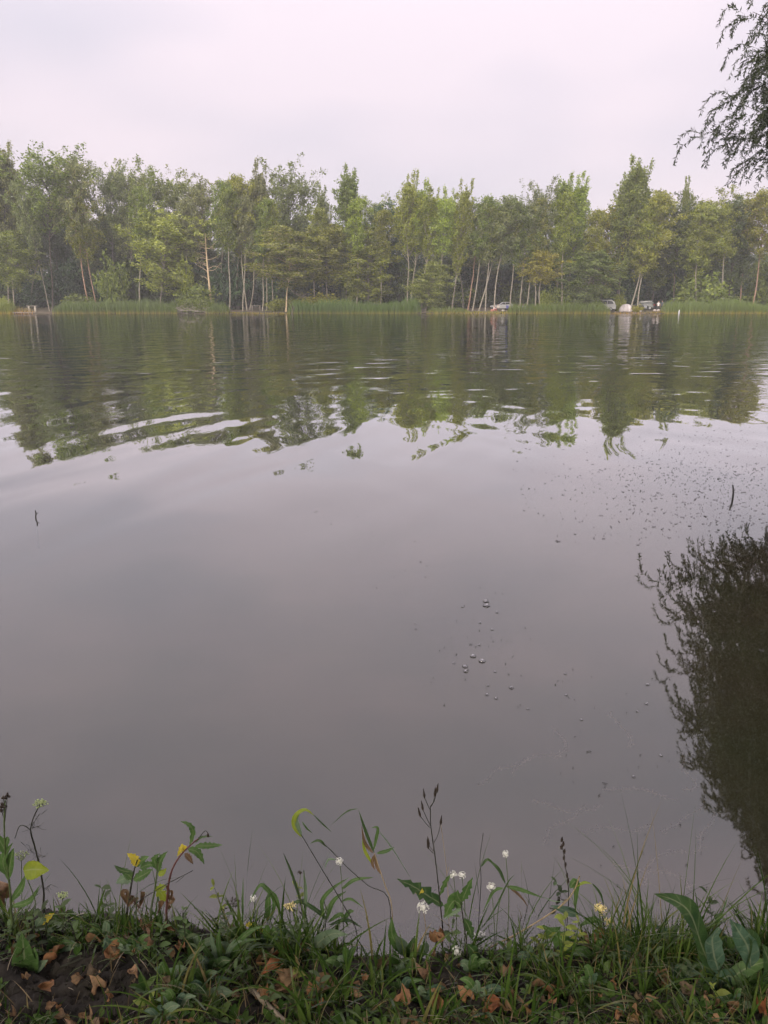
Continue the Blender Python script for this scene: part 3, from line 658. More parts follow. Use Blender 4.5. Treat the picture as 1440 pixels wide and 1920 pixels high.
reeds(1250, 1470, 139.0, 142.8, 2.1, 2.8, 40, (1.15, 1.2, 1.0), 'even green reed bed at the right end of the far shore', 6)
reeds(18, 56, 139.6, 142.4, 0.9, 1.7, 18, (2.0, 1.3, 1.3), 'dry tan reeds at the left end of the far shore', 7)
reeds(-40, 20, 138.6, 142.0, 1.9, 2.7, 34, (1.5, 1.4, 0.9), 'tall yellowish reeds at the left picture edge', 8)
reeds(425, 540, 140.2, 141.6, 0.15, 0.4, 30, (1.2, 1.1, 0.9), 'short grass fringe along the brown bank clearing', 9)
reeds(884, 960, 140.0, 142.5, 0.2, 0.6, 30, (1.3, 1.2, 0.9), 'short yellowish grass on the shore below the white car', 10)
reeds(1145, 1255, 140.6, 142.4, 0.1, 0.45, 24, (1.3, 1.0, 0.8), 'short dry grass on the shore below the dome tent', 12)

# ------------------------------------------------------------------ brushwood, snag, bench and other waterside things
rr = np.random.default_rng(90)
c0 = at(362, 586, 140.6)
e = empty('fallen_brushwood', (c0[0], 140.6, -0.05)); tag(e, 'tangled pile of fallen grey branches lying in the water between reed beds', 'brushwood')
mb = MB()
for i in range(70):
    a = np.array((rr.uniform(-3.2, 3.2), rr.uniform(-0.6, 1.2), rr.uniform(0.0, 1.2))); d = rr.normal(0, 1, 3) * (1.3, 0.6, 0.8); d[2] = abs(d[2]) - 0.35
    mb.tube(smooth([a, a + d * 0.5 + rr.normal(0, 0.15, 3), a + d], 5), np.linspace(0.05, 0.012, 5) * rr.uniform(0.5, 1.3), 4)
mb.build('branches', simple('grey_branch', (0.30, 0.27, 0.22), 0.9), e)
mb = MB(); C = np.concatenate([np.array((rr.uniform(-3.2, 3.2), rr.uniform(-0.2, 1.6), rr.uniform(0.5, 2.4))) + rr.normal(0, 0.3, (34, 3)) for i in range(70)]); C = C[C[:, 2] > 0.1]
mb.quads(quad_leaves(C, 0.12, 0.5, rr)); o = mb.build('foliage', M['tree_leaf'], e); o.color = TONE['green'] + (1,)

def bare_branch(name, u, v, Y, dx, dz, mat, label, n=9):
    p = at(u, v, Y); e = empty(name, p); tag(e, label, 'branch'); mb = MB(); q = np.array((dx, 0.2, dz))
    pts = smooth([(0, 0, 0), q * (0.5, 1, 0.75), q], 6); mb.tube(pts, np.linspace(0.05, 0.015, 6), 4); mb.build('limb', mat, e)
    mb = MB()
    for i in range(n):
        a = pts[rr.integers(1, 6)]; mb.tube(smooth([a, a + np.array((dx * rr.uniform(0.1, 0.4), rr.normal(0, 0.3), rr.normal(-0.2, 0.4))), a + np.array((dx * rr.uniform(0.3, 0.8), rr.normal(0, 0.4), rr.normal(-0.5, 0.5)))], 5), np.linspace(0.02, 0.006, 5), 3)
    mb.build('twigs', mat, e)
bare_branch('dead_branch', 540, 538, 144.2, 3.2, -1.9, simple('grey_twig', (0.33, 0.28, 0.22), 0.9), 'bare drooping branch right of the pale trunk at the water edge', 14)
bare_branch('dead_branch', 488, 470, 149, 1.0, 1.6, simple('tan_twig', (0.42, 0.26, 0.14), 0.9), 'dry tan broken branch high in the trees above the brown bank')

e = empty('water_snag', at(800, 587, 139.6)); e.location.z = 0; tag(e, 'dark half-sunken snag poking out of the water between two reed beds', 'snag')
mb = MB(); mb.tube(smooth([(-1.6, 0, 0.1), (-0.3, 0.1, 0.28), (1.2, 0.3, 0.12)], 7), np.linspace(0.14, 0.07, 7), 6); mb.build('log', M['dark_bark'], e)
mb = MB(); mb.tube(smooth([(-0.3, 0, 0.2), (-0.5, 0, 0.7), (-0.2, 0, 1.1)], 5), np.linspace(0.06, 0.02, 5), 5); mb.build('stub', M['dark_bark'], e)
e = empty('dark_post', at(548, 583, 139.4)); e.location.z = -0.1; tag(e, 'short dark forked stump at the left end of the central reed bed', 'stump')
mb = MB(); mb.tube([(0, 0, 0), (0.05, 0, 0.7), (0.02, 0, 1.5)], (0.16, 0.14, 0.09), 7); mb.build('post', M['dark_bark'], e)
mb = MB(); mb.tube([(0.03, 0, 0.7), (0.35, 0, 1.05), (0.4, 0, 1.35)], (0.09, 0.07, 0.03), 6); mb.build('fork', M['dark_bark'], e)

M['old_wood'] = simple('old_wood', (0.30, 0.26, 0.22), 0.9, 0.3, 6, bump=0.3)
M['pale_wood'] = simple('pale_wood', (0.5, 0.45, 0.38), 0.85, 0.2, 6)
p = at(60, 577, 143); gz = float(ground_z(np.array(p[0]), np.array(143.0)))
e = empty('bench', (p[0], 143, gz)); tag(e, 'plank bench on two pale posts by the water, left of the thick trunk', 'bench')
mb = MB(); mb.box((0, 0, 1.0), (1.9, 0.4, 0.09)); mb.build('seat_plank', M['old_wood'], e)
for s in (-0.55, 0.55): mb = MB(); mb.box((s, 0, 0.46), (0.24, 0.3, 0.98)); mb.build('leg', M['pale_wood'], e)
p = at(46, 588, 139.0); e = empty('landing_stage', (p[0], 139.0, 0)); tag(e, 'low dark plank landing stage at the waterline below the dry reeds', 'jetty')
for i in range(4): mb = MB(); mb.box((0, 0.32 * i - 0.5, 0.22), (3.6 + 0.2 * (i % 2), 0.28, 0.06)); mb.build('plank', M['old_wood'], e)
for s in (-1.5, -0.2, 1.3): mb = MB(); mb.tube([(s, -0.5, -1.4), (s, -0.5, 0.19)], 0.07, 6); mb.build('pile', M['dark_bark'], e)
p = at(480, 571, 149); gz = float(ground_z(np.array(p[0]), np.array(149.0)))
e = empty('picnic_table', (p[0], 149, gz)); tag(e, 'weathered picnic table under the trees behind the brown bank', 'table')
for i in range(3): mb = MB(); mb.box((0, -0.25 + 0.25 * i, 0.82), (1.9, 0.22, 0.05)); mb.build('top_plank', M['pale_wood'], e)
for s in (-1, 1): mb = MB(); mb.box((0, 0.7 * s, 0.45), (1.9, 0.24, 0.05)); mb.build('seat_plank', M['old_wood'], e)
for s in (-0.7, 0.7):
    mb = MB(); mb.box((s, 0, 0.40), (0.1, 1.5, 0.08)); mb.box((s, 0.3, 0.39), (0.096, 0.1, 0.8)); mb.box((s, -0.3, 0.39), (0.096, 0.1, 0.8)); mb.build('trestle', M['old_wood'], e)

# ------------------------------------------------------------------ vehicles
M['white_paint'] = simple('white_paint', (0.40, 0.40, 0.39), 0.25, 0.05, 2, spec=0.5)
M['dark_paint'] = simple('dark_paint', (0.035, 0.04, 0.04), 0.25, 0.1, 2, spec=0.5)
M['glass'] = simple('glass', (0.02, 0.025, 0.025), 0.08, 0.1, 2, spec=0.6)
M['tyre'] = simple('tyre', (0.02, 0.02, 0.02), 0.9)
M['rim'] = simple('rim', (0.45, 0.45, 0.46), 0.35, metallic=0.7)
M['red_lamp'] = simple('red_lamp', (0.4, 0.02, 0.02), 0.2)
M['clear_lamp'] = simple('clear_lamp', (0.75, 0.75, 0.7), 0.15)
M['black_trim'] = simple('black_trim', (0.03, 0.03, 0.03), 0.7)
def extrude(mb, prof, w0, w1=None, zsplit=None):
    """side profile (x,z) pulled across the width; above zsplit the sides lean in to w1"""
    n = len(prof); v = []
    for s in (-1, 1):
        for x, z in prof:
            k = w0 if (zsplit is None or z <= zsplit) else w0 + (w1 - w0) * min(1, (z - zsplit) / 0.5)
            v.append((x, s * k / 2, z))
    f = [tuple(range(n)), tuple(reversed(range(n, 2 * n)))] + [(i, n + i, n + (i + 1) % n, (i + 1) % n) for i in range(n)]
    mb.add(v, f)
def car(name, loc, rz, paint, prof, wid, zs, wins, wheels, label, ws, back, scale=1.0, rack=False):
    e = empty(name, loc, (0, 0, rz), (scale,) * 3); tag(e, label, 'car' if name != 'van' else 'van')
    mb = MB(); extrude(mb, prof, wid, wid - 0.32, zs); b = mb.build('body', paint, e)
    bv = b.modifiers.new('b', 'BEVEL'); bv.width = 0.05; bv.segments = 2; bv.limit_method = 'ANGLE'
    for side in (-1, 1):
        for wpoly in wins:
            mb = MB(); v = []
            for x, z in wpoly:
                k = (wid + (-0.32) * min(1, max(0, (z - zs) / 0.5))) / 2 + 0.012; v.append((x, side * k, z))
            for x, z in wpoly:
                k = (wid + (-0.32) * min(1, max(0, (z - zs) / 0.5))) / 2 - 0.03; v.append((x, side * k, z))
            n = len(wpoly); mb.add(v, [tuple(range(n)), tuple(reversed(range(n, 2 * n)))] + [(i, (i + 1) % n, n + (i + 1) % n, n + i) for i in range(n)])
            mb.build('window', M['glass'], e)
        for wx in wheels:
            mb = MB(); mb.tube([(wx, side * (wid / 2 - 0.2), 0.31), (wx, side * (wid / 2 + 0.015), 0.31)], 0.31, 18); t = mb.build('wheel', M['tyre'], e)
            mb = MB(); mb.tube([(wx, side * (wid / 2 - 0.05), 0.31), (wx, side * (wid / 2 + 0.03), 0.31)], 0.19, 12); mb.build('rim', M['rim'], t)
        mb = MB(); mb.box((ws[4], side * (wid / 2 - 0.22), ws[5]), (0.08, 0.36, 0.16)); mb.build('headlight', M['clear_lamp'], e)
        mb = MB(); mb.box((back[4], side * (wid / 2 - 0.16), back[5]), (0.08, 0.26, 0.26)); mb.build('tail_light', M['red_lamp'], e)
        mb = MB(); mb.box((ws[2] - 0.05 * (1 if ws[0] > 0 else -1), side * (wid / 2 + 0.05), zs + 0.08), (0.12, 0.2, 0.14)); mb.build('mirror', paint, e)
    for q, nm in ((ws, 'windscreen'), (back, 'rear_window')):
        x0, z0, x1, z1 = q[:4]; d = np.array((z1 - z0, 0, -(x1 - x0))); d /= np.linalg.norm(d)
        if d[0] * (1 if x0 > 0 else -1) < 0: d = -d
        mb = MB(); hw0, hw1 = wid / 2 - 0.12, wid / 2 - 0.24
        a = [np.array(t) for t in ((x0, -hw0, z0), (x0, hw0, z0), (x1, hw1, z1), (x1, -hw1, z1))]
        mb.add([t + d * 0.015 for t in a] + [t - d * 0.04 for t in a], [(0, 1, 2, 3), (7, 6, 5, 4), (0, 4, 5, 1), (1, 5, 6, 2), (2, 6, 7, 3), (3, 7, 4, 0)]); mb.build(nm, M['glass'], e)
    mb = MB(); mb.box((ws[4] + 0.02 * (-1 if ws[0] < 0 else 1), 0, 0.42), (0.14, wid - 0.1, 0.2)); mb.build('front_bumper', M['black_trim'], e)
    mb = MB(); mb.box((back[4] + 0.02 * (-1 if back[0] < 0 else 1), 0, 0.42), (0.14, wid - 0.1, 0.2)); mb.build('rear_bumper', M['black_trim'], e)
    return e
hatch = [(-2.0, 0.3), (-2.05, 0.62), (-1.9, 0.82), (-0.95, 0.96), (-0.2, 1.43), (0.95, 1.45), (1.75, 1.1), (1.98, 0.98), (2.0, 0.3)]
p = at(941, 577, 149.5); gz = float(ground_z(np.array(p[0]), np.array(149.5)))
car('car', (p[0], 149.5, gz), R(12), M['white_paint'], hatch, 1.68, 0.95,
    [[(-0.72, 0.99), (0.3, 1.01), (0.3, 1.36), (-0.12, 1.36)], [(0.4, 1.01), (1.45, 1.05), (0.95, 1.36), (0.4, 1.37)]], (-1.3, 1.25),
    'white hatchback parked among the pale trunks behind the brown shore', (-0.93, 0.99, -0.22, 1.41, -2.0, 0.7), (1.72, 1.12, 0.98, 1.43, 1.98, 0.85))
vanp = [(-2.2, 0.35), (-2.2, 1.75), (-2.0, 1.98), (1.35, 1.98), (1.85, 1.7), (2.15, 1.15), (2.25, 0.85), (2.25, 0.35)]
p = at(1131, 572, 146.6); gz = float(ground_z(np.array(p[0]), np.array(146.6)))
car('van', (p[0], 146.6, gz + 0.02), R(-14), M['white_paint'], vanp, 1.9, 1.2,
    [[(-2.0, 1.26), (-0.75, 1.26), (-0.75, 1.78), (-1.95, 1.78)], [(-0.6, 1.26), (0.6, 1.26), (0.6, 1.78), (-0.6, 1.78)], [(0.75, 1.26), (1.85, 1.26), (1.5, 1.75), (0.75, 1.78)]], (-1.35, 1.35),
    'white van with rounded front parked behind the reeds left of the tent', (2.12, 1.2, 1.87, 1.68, 2.22, 0.95), (-2.2, 1.25, -2.2, 1.7, -2.2, 0.95))
suv = [(-2.05, 0.35), (-2.1, 0.9), (-1.95, 1.0), (-0.95, 1.08), (-0.5, 1.62), (1.55, 1.66), (1.95, 1.1), (2.0, 0.35)]
p = at(1206, 575, 149.5); gz = float(ground_z(np.array(p[0]), np.array(149.5)))
car('car', (p[0], 149.5, gz), R(-25), M['dark_paint'], suv, 1.75, 1.05,
    [[(-0.75, 1.1), (0.2, 1.1), (0.2, 1.54), (-0.42, 1.54)], [(0.3, 1.1), (1.6, 1.1), (1.35, 1.56), (0.3, 1.56)]], (-1.35, 1.3),
    'dark car parked in the shade right of the dome tent', (-0.94, 1.11, -0.52, 1.6, -2.05, 0.8), (1.93, 1.12, 1.58, 1.62, 1.98, 0.9))

# ------------------------------------------------------------------ tent, camp things
M['tent'] = simple('tent_cloth', (0.62, 0.57, 0.56), 0.7, 0.08, 1.5); M['tent_dark'] = simple('tent_cloth_shade', (0.40, 0.36, 0.36), 0.7, 0.08, 1.5); M['pole'] = simple('tent_pole', (0.1, 0.1, 0.1), 0.5)
p = at(1174, 579, 144.5); gz = float(ground_z(np.array(p[0]), np.array(144.5)))
e = empty('dome_tent', (p[0], 144.5, gz), (0, 0, R(8))); tag(e, 'pale grey dome tent pitched on the shore between leaning trunks', 'tent')
def dome(mb, a0, a1, rx, ry, h, n=8, m=8, off=0.0):
    v = []; f = []
    for i in range(m + 1):
        ph = (math.pi / 2) * i / m
        for j in range(n + 1):
            th = a0 + (a1 - a0) * j / n; q = 1 + 0.05 * math.cos(4 * th); c = math.cos(ph) ** 0.8
            v.append(((rx + off) * c * math.cos(th) * q, (ry + off) * c * math.sin(th) * q, (h + off) * math.sin(ph) ** 1.05))
    for i in range(m):
        for j in range(n): a = i * (n + 1) + j; f.append((a, a + 1, a + n + 2, a + n + 1))
    mb.add(v, f)
for k, (a0, a1, mt) in enumerate(((R(-90), R(0), 'tent'), (R(0), R(90), 'tent'), (R(90), R(180), 'tent_dark'), (R(180), R(270), 'tent_dark'))):
    mb = MB(); dome(mb, a0, a1, 1.25, 1.1, 1.3); mb.build('panel', M[mt], e, True)
for a in (R(45), R(135)):
    mb = MB(); mb.tube([(1.27 * math.cos(q) * math.cos(a), 1.13 * math.cos(q) * math.sin(a), 1.325 * math.sin(q)) for q in np.linspace(0, math.pi, 15)], 0.012, 4); mb.build('pole', M['pole'], e)
mb = MB(); v = [(math.cos(R(-90) + t) * 1.29 * math.cos(z), math.sin(R(-90) + t) * 1.13 * math.cos(z), 1.32 * math.sin(z)) for z in np.linspace(0.05, 0.9, 6) for t in np.linspace(-0.35, 0.35, 5) * (1 - 0.5 * z)]
mb.add(v, [(i * 5 + j, i * 5 + j + 1, i * 5 + j + 6, i * 5 + j + 5) for i in range(5) for j in range(4)]); mb.build('door', M['tent_dark'], e, True)

def camp_chair(u, Y, cloth, label, rz=0.0):
    p = at(u, 577, Y); gz = float(ground_z(np.array(p[0]), np.array(Y))); e = empty('camp_chair', (p[0], Y, gz), (0, 0, rz)); tag(e, label, 'chair', 'camp chairs')
    mb = MB(); mb.add([(-0.27, -0.25, 0.45), (0.27, -0.25, 0.45), (0.25, 0.2, 0.38), (-0.25, 0.2, 0.38), (-0.27, -0.25, 0.43), (0.27, -0.25, 0.43), (0.25, 0.2, 0.36), (-0.25, 0.2, 0.36)], [(0, 1, 2, 3), (7, 6, 5, 4), (0, 4, 5, 1), (2, 6, 7, 3), (1, 5, 6, 2), (3, 7, 4, 0)]); mb.build('seat', cloth, e)
    mb = MB(); mb.add([(-0.27, 0.2, 0.4), (0.27, 0.2, 0.4), (0.29, 0.38, 0.95), (-0.29, 0.38, 0.95), (-0.27, 0.23, 0.4), (0.27, 0.23, 0.4), (0.29, 0.41, 0.95), (-0.29, 0.41, 0.95)], [(0, 1, 2, 3), (7, 6, 5, 4), (0, 4, 5, 1), (2, 6, 7, 3), (1, 5, 6, 2), (3, 7, 4, 0)]); mb.build('backrest', cloth, e)
    for sx in (-0.28, 0.28):
        for y0, y1 in ((-0.26, 0.24), (0.24, -0.26)):
            mb = MB(); mb.tube([(sx, y0, 0), (sx, y1, 0.5)], 0.014, 5); mb.build('leg', M['pole'], e)
        mb = MB(); mb.box((sx, 0.0, 0.62), (0.05, 0.5, 0.03)); mb.build('armrest', M['pole'], e)
    return e
M['blue_cloth'] = simple('blue_cloth', (0.10, 0.10, 0.30), 0.8); M['grey_cloth'] = simple('grey_cloth', (0.25, 0.26, 0.28), 0.8)
camp_chair(953, 146.2, M['blue_cloth'], 'blue folding camp chair standing at the rear of the white car', R(20))
camp_chair(984, 145.2, M['grey_cloth'], 'grey folding camp chair beside the seated campers', R(-30))
camp_chair(1212, 145.6, M['grey_cloth'], 'grey folding camp chair in front of the dark car', R(15))
def bag(u, Y, c, label, s=1.0, name='bag'):
    p = at(u, 579, Y); gz = float(ground_z(np.array(p[0]), np.array(Y))); e = empty(name, (p[0], Y, gz)); tag(e, label, 'bag', 'bags and packs on the far shore')
    mb = MB(); mb.ball((0, 0, 0.2 * s), (0.32 * s, 0.2 * s, 0.22 * s), 10, 7); b = mb.build('body', simple(name + '_cloth', c, 0.8), e, True)
    mb = MB(); mb.tube([(-0.15 * s, 0, 0.36 * s), (-0.08 * s, 0, 0.5 * s), (0.08 * s, 0, 0.5 * s), (0.15 * s, 0, 0.36 * s)], 0.018 * s, 5); mb.build('handle', M['black_trim'], e)
bag(1228, 143.2, (0.42, 0.37, 0.34), 'left pale bag on the shore below the standing people')
bag(1235, 143.2, (0.45, 0.4, 0.36), 'right pale bag on the shore below the standing people')
bag(1201, 142.8, (0.45, 0.42, 0.4), 'small white bag at the water edge below the dark car', 0.8)
bag(923, 143.2, (0.45, 0.2, 0.16), 'reddish bag at the water edge in front of the white car')
bag(943, 143.4, (0.42, 0.4, 0.37), 'white bag on the grass in front of the white car', 0.9)
p = at(1273, 588, 138.6); e = empty('marker_float', (p[0], 138.6, 0)); tag(e, 'small white marker float in the water before the right reed bed', 'float')
mb = MB(); mb.tube([(0, 0, -0.2), (0, 0, 0.05), (0, 0, 0.42), (0, 0, 0.52)], (0.1, 0.15, 0.15, 0.08), 10); mb.build('drum', M['white_paint'], e, True)
mb = MB(); mb.tube([(0, 0, 0.5), (0, 0, 0.64), (0, 0, 0.68)], (0.06, 0.06, 0.02), 8); mb.build('cap', M['clear_lamp'], e, True)

# ------------------------------------------------------------------ people on the far shore
M['skin'] = simple('skin', (0.42, 0.26, 0.19), 0.6, 0.05); M['hair'] = simple('hair', (0.05, 0.035, 0.025), 0.8)
def limb(mb, pts, rad): mb.tube(smooth(pts, 2 * len(pts)), np.interp(np.linspace(0, len(pts) - 1, 2 * len(pts)), range(len(pts)), rad), 8)
def person(u, Y, pose, top_c, leg_c, label, rz):
    p = at(u, 577, Y); gz = float(ground_z(np.array(p[0]), np.array(Y))); e = empty('person', (p[0], Y, gz), (0, 0, rz)); tag(e, label, 'person', 'people camping on the far shore')
    hip, drop = (0.92, 0) if pose == 'stand' else ((0.40, 0) if pose == 'sit' else (0.14, 0))
    sh = hip + 0.50; body = MB()
    body.tube([(0, 0, hip - 0.06), (0, 0, hip + 0.05), (0, 0.0, hip + 0.28), (0, -0.02, sh - 0.04), (0, -0.02, sh + 0.04)], (0.13, 0.155, 0.14, 0.16, 0.07), 10)
    body.ball((0, -0.02, sh - 0.06), (0.21, 0.105, 0.09)); body.tube([(0, -0.02, sh), (0, -0.03, sh + 0.14)], (0.055, 0.05), 8)
    hc = np.array((0, -0.05, sh + 0.22)); body.ball(hc, (0.076, 0.095, 0.115), 12, 9); body.ball(hc + (0, -0.095, -0.015), (0.013, 0.022, 0.02), 6, 5)
    body.ball(hc + (0, -0.088, -0.055), (0.026, 0.012, 0.008), 6, 5)
    for s in (-1, 1): body.ball(hc + (0.078 * s, 0.0, -0.01), (0.012, 0.022, 0.034), 6, 5); body.ball(hc + (0.03 * s, -0.083, 0.012), (0.014, 0.012, 0.008), 6, 5)
    top, legs = MB(), MB(); top.tube([(0, 0, hip - 0.08), (0, 0, hip + 0.05), (0, 0.0, hip + 0.28), (0, -0.02, sh - 0.04), (0, -0.02, sh + 0.03)], (0.165, 0.17, 0.16, 0.175, 0.085), 10); top.ball((0, -0.02, sh - 0.06), (0.225, 0.12, 0.1))
    for s in (-1, 1):
        a = np.array((0.2 * s, -0.02, sh - 0.05))
        if pose == 'stand': el, wr = a + (0.09 * s, 0.02, -0.28), a + (0.06 * s, -0.16, -0.47)
        else: el, wr = a + (0.07 * s, -0.1, -0.27), a + (-0.03 * s, -0.34, -0.32)
        limb(body, [a, el, wr], (0.052, 0.043, 0.03)); limb(top, [a, a + (el - a) * 0.8], (0.066, 0.06))
        d = (wr - el) / np.linalg.norm(wr - el); body.ball(wr + d * 0.05, (0.035, 0.04, 0.045), 8, 6)
        for k in range(4): b = wr + d * 0.08 + np.array((0.018 * (k - 1.5), 0, 0)); body.tube([b, b + d * 0.04, b + d * (0.065 + 0.01 * (k in (1, 2))) + np.array((0, 0, -0.012))], (0.011, 0.010, 0.008), 5)
        b = wr + d * 0.03 + np.array((-0.035 * s, -0.01, 0)); body.tube([b, b + d * 0.03 + np.array((-0.02 * s, -0.01, 0)), b + d * 0.055 + np.array((-0.022 * s, -0.01, 0))], (0.013, 0.012, 0.009), 5)
        h = np.array((0.09 * s, 0, hip))
        if pose == 'stand': kn, an = h + (0.02 * s, -0.02, -0.42), np.array((0.12 * s, 0.02, 0.08))
        elif pose == 'sit': kn, an = h + (0.04 * s, -0.42, 0.04), np.array((0.13 * s, -0.44, 0.08))
        else: kn, an = h + (0.06 * s, -0.40, 0.30), np.array((0.13 * s, -0.62, 0.08))
        limb(body, [h, kn, an], (0.085, 0.058, 0.04)); limb(legs, [h, kn, an], (0.1, 0.072, 0.06)); body.tube([an + (0, 0.05, -0.04), an + (0, -0.06, -0.045), an + (0, -0.18, -0.055)], (0.04, 0.045, 0.03), 7)
    o = body.build('body', M['skin'], e, True); rm = o.modifiers.new('r', 'REMESH'); rm.mode = 'VOXEL'; rm.voxel_size = 0.02; rm.use_smooth_shade = True
    for nm, m_, c in (('shirt', top, top_c), ('trousers', legs, leg_c)):
        q = m_.build(nm, simple('cloth_' + nm, c, 0.85), e, True); rm = q.modifiers.new('r', 'REMESH'); rm.mode = 'VOXEL'; rm.voxel_size = 0.028; rm.use_smooth_shade = True
    hr = MB(); hr.ball(hc + (0, 0.018, 0.03), (0.084, 0.096, 0.105), 12, 8); hr.build('hair', M['hair'], e, True)
person(927, 144.6, 'ground', (0.62, 0.5, 0.46), (0.3, 0.08, 0.07), 'person in pale top sitting on the grass at the front of the car', R(20))
person(934, 145.4, 'sit', (0.5, 0.46, 0.40), (0.03, 0.03, 0.03), 'person in dark trousers sitting before the white car', R(-15))
person(972, 145.0, 'sit', (0.55, 0.6, 0.4), (0.3, 0.3, 0.25), 'camper in light greenish top sitting left of the curved birch', R(25))
person(981, 145.8, 'sit', (0.35, 0.38, 0.42), (0.06, 0.07, 0.09), 'camper in grey top sitting at the foot of the curved birch', R(-20))
person(1234, 145.5, 'stand', (0.75, 0.72, 0.68), (0.05, 0.05, 0.05), 'standing person in white top on the shore right of the dark car', R(10))
person(1241, 146.3, 'stand', (0.10, 0.12, 0.13), (0.04, 0.04, 0.05), 'standing person in dark clothes next to the one in white', R(-40))

# ------------------------------------------------------------------ the willow on the right
def willow():
    rng = np.random.default_rng(15); base = np.array((13.4, 20.3, 0)); base[2] = float(ground_z(np.array(base[0]), np.array(base[1])))
    e = empty('willow_tree', base); tag(e, 'big willow hanging over the water at the right picture edge', 'tree')
    wood, tw, crown = MB(), MB(), MB()
    ZL = [3.3, 4.2, 5.0, 5.7, 6.6, 7.2, 8.3, 10, 12, 14, 15.2, 15.8]; XR = [4.6, 5.4, 5.8, 5.9, 5.4, 5.2, 5.5, 4.7, 3.5, 2.0, 1.1, 0.4]
    tr = smooth([(0, 0, -0.1), (-0.3, 0, 2), (-0.5, 0.1, 4), (-0.3, 0, 8), (0, 0, 12), (0.1, 0, 15)], 14); wood.tube(tr, np.linspace(0.42, 0.05, 14), 10)
    n = 300; TP = []; LN = []
    for i in range(n):
        z = 5.75 + 9.85 * ((i + rng.uniform()) / n) ** 0.9; a = i * 2.399 + rng.normal(0, 0.2); env = np.interp(z - 0.35, ZL, XR) * (1.0 + 0.08 * math.sin(a * 3 + z))
        q = rng.uniform(0.5, 1.0) ** 0.8; tip = np.array((math.cos(a) * env * q, math.sin(a) * env * q * 0.62, z - base[2] + 0.1))
        zs = max(3.4, z - base[2] - 1.0 - 0.3 * env * q); st = np.array([np.interp(zs, tr[:, 2], tr[:, k]) for k in range(3)])
        pts = smooth([st, st * 0.55 + tip * 0.45 + np.array((0, 0, 0.35)), tip], 7); wood.tube(pts, np.linspace(0.05, 0.005, 7) * (1.2 if i % 6 == 0 else 0.5), 4, False)
        m = 42; f = rng.uniform(0.42, 1.0, m) ** 0.7 * 6; p0 = np.stack([np.interp(f, range(7), pts[:, c]) for c in range(3)], 1) + rng.normal(0, 0.16, (m, 3))
        b_ = a + rng.normal(0, 1.0, m); ln = rng.uniform(0.3, 1.0, m)[:, None]; d = np.stack((np.cos(b_), np.sin(b_), rng.uniform(-0.1, 0.5, m)), 1); dn = np.array((0, 0, -1.0))
        TP.append(np.stack((p0, p0 + d * ln * 0.4, p0 + d * ln * 0.72 + dn * ln * 0.25, p0 + d * ln * 0.85 + dn * ln * 0.65), 1)); LN.append(ln[:, 0])
    TP = np.concatenate(TP); LN = np.concatenate(LN); nt2 = len(TP)
    for s in range(3):                 # twigs as thin three-sided rods
        a_, b_ = TP[:, s], TP[:, s + 1]; o1 = np.array((0.0025, 0, 0.001)); o2 = np.array((-0.0012, 0.0025, 0)); o3 = np.array((-0.0012, -0.0025, -0.001)); k_ = 1 - 0.25 * s; j_ = 1 - 0.25 * (s + 1)
        for x_, y_ in ((o1, o2), (o2, o3), (o3, o1)): tw.quads(np.stack((a_ + x_ * k_, a_ + y_ * k_, b_ + y_ * j_, b_ + x_ * j_), 1))
    per = 98; T3 = np.repeat(TP, per, 0); keep = rng.uniform(size=len(T3)) < np.repeat(np.clip(LN, 0.35, 1), per); T3 = T3[keep]; m = len(T3)
    s = rng.uniform(0.08, 1.0, m) * 3; j = np.minimum(s.astype(int), 2); fr = (s - j)[:, None]; idx = np.arange(m); pa, pb = T3[idx, j], T3[idx, j + 1]
    tg = pb - pa; tg /= np.linalg.norm(tg, axis=1)[:, None] + 1e-9; ax = tg * 0.7 + rng.normal(0, 0.6, (m, 3)) + (0, 0, -0.2); ax /= np.linalg.norm(ax, axis=1)[:, None]
    crown.quads(quad_leaves(pa * (1 - fr) + pb * fr + ax * 0.05, 0.056, 0.2, rng, ax, 0.05))
    wood.build('trunk', M['dark_bark'], e, True); tw.build('twigs', M['dark_bark'], e); crown.build('crown', M['willow_leaf'], e)
willow()

# ------------------------------------------------------------------ floating things on the water
M['debris'] = simple('debris', (0.022, 0.02, 0.016), 0.8)
def flat_bits(name, pts, smin, smax, mat, label, cat, seed, flatz=0.003):
    rng = np.random.default_rng(seed); mb = MB()
    for p in pts:
        k = rng.integers(5, 8); a = rng.uniform(0, 6.28); s = rng.uniform(smin, smax); st = rng.uniform(1, 4.5)
        th = np.sort(rng.uniform(0, 6.28, k)); v = np.stack((np.cos(th) * s * st, np.sin(th) * s, 0 * th), 1) * rng.uniform(0.7, 1.2, k)[:, None]
        v = np.stack((v[:, 0] * math.cos(a) - v[:, 1] * math.sin(a), v[:, 0] * math.sin(a) + v[:, 1] * math.cos(a), v[:, 2] + flatz), 1) + np.array((p[0], p[1], 0))
        t = v + (0, 0, rng.uniform(0.001, 0.003)); mb.add(np.concatenate((v, t)), [tuple(range(k, 2 * k))] + [(i, (i + 1) % k, k + (i + 1) % k, k + i) for i in range(k)])
    o = mb.build(name, mat); tag(o, label, cat, kind='stuff'); return o
rr = np.random.default_rng(50); pts = []
for i in range(1300):
    u = 1440 - abs(rr.normal(0, 190)) + rr.uniform(-60, 60); v = rr.uniform(800, 1015) + (1440 - u) * 0.02
    if rr.uniform() < 0.55: v = rr.normal(930, 36) if rr.uniform() < 0.6 else rr.normal(885, 16)
    if u < 960 or v < 795: continue
    p = on_z(u, v, 0); pts.append(p)
flat_bits('floating_debris', pts, 0.002, 0.0055, M['debris'], 'scatter of tiny dark specks and plant bits floating on the right', 'debris', 1)
